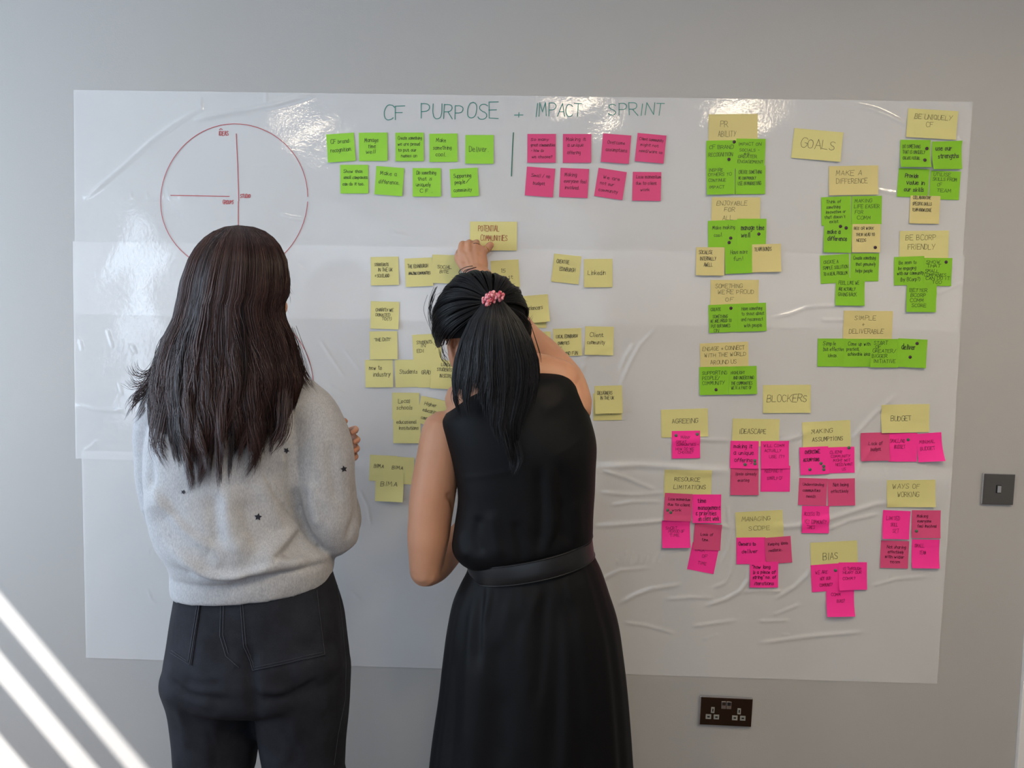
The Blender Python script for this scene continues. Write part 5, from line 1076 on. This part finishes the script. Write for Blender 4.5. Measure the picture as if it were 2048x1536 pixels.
belt = mesh_obj('belt', loop.reshape(-1, 3), np.stack([ix, nx_, d2, d1], -1).reshape(-1, 4), M_belt, B); belt['label'] = 'wide black leather belt'
for e in (0, -1):
    rim = bl[e]; v, f = strand_tubes(np.vstack([rim, rim[:1]])[None] + 0, np.full((1, n_ + 1), .0024)); mesh_obj('belt_piping', v, f, M_belt, belt)

# --- hair: dome gathered to the tie, then the ponytail
TIE = P(986, 600, -.565)
HC = P(963, 652, -.462); HR = np.array([.101, .103, .112]); HT = rot(0, 0, -6)
dv, df = ell(HC, HR * .955, HT, 44, 32); lc = (dv - HC) @ HT
keep = ~((lc[:, 2] < -.045) & (lc[:, 1] > -.035)) & ~((lc[:, 1] > .035) & (lc[:, 2] < .05)) & ~((lc[:, 2] < -.085)) & ~((lc[:, 0] < -.045) & (lc[:, 2] < -.03))
df = [f for f in df if all(keep[i] for i in f)]
hc = mesh_obj('hair_cap', dv, df, M_hairBb, B)
r = np.random.default_rng(21); N = 6000; K = 16; t = np.linspace(0, 1, K)
def slerp(a, b, t):
    w = np.arccos(np.clip((a * b).sum(-1), -1, 1))[..., None, None]; tt = t[None, :, None]
    return (np.sin((1 - tt) * w) * a[:, None] + np.sin(tt * w) * b[:, None]) / np.sin(w)
td = nrm(((TIE - HC) @ HT) / HR)[None]
lon = r.uniform(0, 2 * np.pi, N); cl = 60; cc = r.uniform(0, 2 * np.pi, cl); ci = np.argmin(np.abs(((lon[:, None] - cc[None] + np.pi) % (2 * np.pi)) - np.pi), 1)
lon = lon + (((cc[ci] - lon + np.pi) % (2 * np.pi)) - np.pi) * .35
e1 = nrm(np.cross(td, np.array([[1., 0, .1]]))); e2 = np.cross(td, e1)
sw_ = np.radians(r.uniform(70, 128, N)); st = np.cos(sw_)[:, None] * td + np.sin(sw_)[:, None] * (np.cos(lon)[:, None] * e1 + np.sin(lon)[:, None] * e2)
ok = ~((st[:, 2] < -.38) & (st[:, 1] > -.42)) & (st[:, 2] > -.80) & ~((st[:, 0] < -.2) & (st[:, 2] < -.30)); st = st[ok]; ci = ci[ok]; n0 = len(st)
pth = slerp(st, np.repeat(td, n0, 0), t); bul = 1.0 + .035 * np.sin(np.pi * t)[None] + r.normal(0, .012, (n0, 1)) + .018 * np.sin(cc[ci] * 17)[:, None] * np.sin(np.pi * t)[None]
axis = np.cross(pth, td[0][None, None]); pth = nrm(pth + axis * (.10 * np.sin(t * 5 + cc[ci][:, None] * 3) * (1 - t) * .6)[..., None])
PT = HC + ((pth * HR) * bul[..., None]) @ HT.T; PT[:, -1] = TIE + r.normal(0, .006, (n0, 3)); PT[:, -2] = PT[:, -2] * .6 + PT[:, -1] * .4
GB = [(PT, r.uniform(.00028, .00065, (n0, 1)) * np.ones((1, K)), np.clip(r.beta(1.3, 4, n0), 0, 1))]
rowsB = [(596, 974, 1000, -.575, .012), (612, 962, 1016, -.572, .030), (640, 940, 1040, -.565, .050), (680, 922, 1062, -.56, .062), (720, 910, 1076, -.555, .068), (760, 904, 1080, -.555, .066), (800, 906, 1074, -.555, .06), (850, 924, 1056, -.56, .052), (900, 955, 1046, -.565, .042), (950, 995, 1040, -.57, .03)]
SB = curtain_fn(rowsB)
vendB = lambda s: np.interp(s, [0, .1, .2, .35, .5, .62, .75, .86, 1], [800, 806, 795, 808, 850, 905, 880, 800, 738])
mass_from_curtain('ponytail_mass', SB, 598, lambda s: vendB(s) - 10, M_hairBb, B, .88)
N = 4600; cl = 34; cs = (np.arange(cl) + r.uniform(0, 1, cl)) / cl; ci = r.integers(0, cl, N); s0 = np.clip(cs[ci] + r.normal(0, .022, N), 0, 1); cph = r.uniform(0, 6.28, cl); cend = r.uniform(-40, 22, cl)
K = 18; t = np.linspace(0, 1, K); lay = r.uniform(.94, 1.02, N) + r.normal(0, .025, cl)[ci]
th = np.pi * (s0[:, None] + (cs[ci] - s0)[:, None] * .5 * t[None] ** 1.5) + (np.sin(cph[ci][:, None] + 8 * t[None] ** 1.2) * .06 * t[None] ** 1.4) + .012 * np.sin(r.uniform(0, 6.28, N)[:, None] + 8 * t[None])
th = np.clip(th, 0, np.pi); vv = 598 + (vendB(s0) + cend[ci] + r.normal(0, 12, N) - np.where(r.random(N) < .3, r.uniform(0, 90, N), 0) - 598)[:, None] * t[None]
PT = SB(th, vv); mid = SB(np.full_like(th, np.pi / 2), vv, 0.0); PT = mid + (PT - mid) * lay[:, None, None]
GB.append((PT, r.uniform(.0003, .0007, N)[:, None] * np.clip(1.25 - t[None] ** 6 * 1.1, .1, 1), np.clip(r.beta(1.5, 3.4, N) + .12 * np.sin(cph[ci]), 0, 1)))
for i, gp in enumerate([[(872, 575, -.46), (860, 600, -.46), (857, 630, -.46), (866, 668, -.46)], [(868, 590, -.46), (858, 620, -.46), (862, 650, -.46), (874, 690, -.46)], [(880, 690, -.47), (884, 712, -.48), (893, 720, -.48), (898, 736, -.48)],
                        [(1056, 640, -.50), (1072, 690, -.49), (1082, 722, -.48), (1083, 744, -.48)], [(1060, 690, -.53), (1070, 720, -.53), (1078, 745, -.53), (1070, 770, -.54)],
                        [(920, 745, -.57), (912, 775, -.58), (906, 795, -.58), (912, 815, -.58)], [(925, 750, -.58), (914, 785, -.59), (910, 800, -.59), (922, 812, -.59)], [(1030, 880, -.6), (1040, 915, -.6), (1036, 938, -.6), (1030, 955, -.6)], [(1010, 860, -.61), (1020, 900, -.61), (1028, 925, -.6), (1024, 950, -.6)]]):
    GB.append(lock(gp, (16 if i > 4 else (4 if i == 3 else 8)), .004, .003, 300 + i))
for i in range(120):
    a = r.uniform(0, 2 * np.pi); p0 = HC + (np.array([math.cos(a), r.uniform(-.5, .2), math.sin(a)]) * HR * 1.0) @ HT.T
    if math.sin(a) < -.35: continue
    q = proj(p0); o_ = np.array([math.cos(a), -math.sin(a)]); tg = np.array([-o_[1], o_[0]]) * r.choice([-1, 1]); L_ = r.uniform(6, 22)
    GB.append(lock([(*q, p0[1]), (*(q + o_ * 2 + tg * L_ * .5), p0[1]), (*(q + o_ * r.uniform(2, 9) + tg * L_), p0[1])], 1, .001, .001, 500 + i, (.0002, .00034), 7))
hB = strands('hair', GB, M_hairB, B); hB['label'] = 'black hair gathered into a loose ponytail'
tie = torus('hair_tie', TIE + np.array([0, -.016, 0]), (0.2, -1, .35), .0115, .0035, M_bead.m, B); tie['label'] = 'pink beaded hair tie'
for k, (u, v) in enumerate([(969, 601), (974, 594), (975, 606), (981, 607), (983, 598), (985, 588), (990, 600), (993, 593), (998, 589), (1001, 597), (1006, 593), (979, 590)]):
    c = P(u, v, -.597 - .004 * (k % 3)); v_, f_ = tube([c - np.array([.0018, 0, .004]), c + np.array([.002 * (k % 3 - 1), 0, .004])], [.0034, .0038], 10); mesh_obj('bead', v_, f_, M_bead.m, tie)
er = tube([j(908, 726, -.478), j(910, 733, -.482), j(908, 740, -.48), j(905, 738, -.478)], [.0012, .0016, .0016, .001], 8); mesh_obj('earring', *er, M_jet, B)

# ------------------------------------------------------------------ sockets and switch
M_chrome = Mat('polished_black_nickel', lin(120, 117, 114), .07, metal=1.0); M_chrome.bump(M_chrome.noise(26, 2, .5), .5, .0025); M_chrome2 = Mat('bright_bevel', lin(214, 214, 216), .22, metal=1.0)
M_brown = Mat('dark_bronze_plate', lin(96, 82, 70), .25, metal=1.0); M_ins = Mat('grey_insert', lin(150, 148, 140), .5); M_hole = Mat('socket_hole', lin(10, 10, 10), .8)
def plate(name, tl, tr, bl, T, label, cat):
    a, b, c = P(*tl), P(*tr), P(*bl); W, H = np.linalg.norm(b - a), np.linalg.norm(c - a); cx = (b + c) / 2
    root = empty(name, tuple(cx)); tag(root, label, cat); ex = (b - a) / W; tilt = math.atan2(ex[2], ex[0]); return root, cx, W, H, tilt
def tbox(mb, cx, tilt, x0, x1, z0, z1, y0, y1, bev=0, m=0):
    n = len(mb.v); mb.box((x0, y0, z0), (x1, y1, z1), bev, m); c, s = math.cos(tilt), math.sin(tilt)
    for i in range(n, len(mb.v)):
        x, y, z = mb.v[i]; mb.v[i] = (cx[0] + x * c - z * s, y, cx[2] + x * s + z * c)
so, cx, W, H, ti = plate('wall_socket', (1399, 1389), (1504, 1394), (1396.5, 1446), .009, 'dark bronze double wall socket with two rocker switches below the film', 'socket')
mb = MB(); tbox(mb, cx, ti, -W / 2, W / 2, -H / 2, H / 2, -.0085, -.0002, .0018); mb.obj('faceplate', M_chrome2.m, so, False)
mb = MB(); tbox(mb, cx, ti, -W / 2 + .003, W / 2 - .001, -H / 2 + .001, H / 2 - .003, -.0092, -.008, .0004); mb.obj('front_plate', M_brown.m, so, False)
def pin(root, x, z, w, h, hw, hh):
    mb = MB(); tbox(mb, cx, ti, x - w / 2, x + w / 2, z - h / 2, z + h / 2, -.0100, -.0088, .0005); o = mb.obj('pin_surround', M_ins.m, root)
    mb = MB(); tbox(mb, cx, ti, x - hw / 2, x + hw / 2, z - hh / 2, z + hh / 2, -.0104, -.0096); mb.obj('pin_hole', M_hole.m, o)
for sx in (-1, 1):
    x0 = sx * .0365
    pin(so, x0, .003, .0095, .017, .0035, .0085); pin(so, x0 - .011, -.0165, .0150, .0135, .007, .0042); pin(so, x0 + .011, -.0165, .0150, .0135, .007, .0042)
    mb = MB(); tbox(mb, cx, ti, sx * .0072 - .0066, sx * .0072 + .0066, .0085, .0295, -.0112, -.0088, .0008); o = mb.obj('rocker_switch', M_chrome2.m, so)
    mb = MB(); tbox(mb, cx, ti, sx * .0072 - .0048, sx * .0072 + .0048, .0185, .0278, -.0118, -.0108, .0003); mb.obj('rocker_face', M_hole.m if sx > 0 else M_chrome.m, o)
ls, cx, W, H, ti = plate('light_switch', (1962, 945.5), (2026, 947.5), (1961, 1007), .008, 'polished dark chrome light switch on the wall right of the film', 'switch')
mb = MB(); tbox(mb, cx, ti, -W / 2, W / 2, -H / 2, H / 2, -.0075, -.0002, .0016); mb.obj('backplate', M_chrome2.m, ls)
mb = MB(); tbox(mb, cx, ti, -W / 2 + .0022, W / 2 - .0012, -H / 2 + .0012, H / 2 - .0012, -.0082, -.007, .0004); mb.obj('front_plate', M_chrome.m, ls)
mb = MB(); tbox(mb, cx, ti, -.0062, .0062, -.0105, .0115, -.0100, -.0078, .0006); rk = mb.obj('rocker_surround', M_hole.m, ls)
mb = MB(); tbox(mb, cx, ti, -.0050, .0050, -.009, .010, -.0122, -.0095, .0008); mb.obj('rocker', M_chrome2.m, rk)
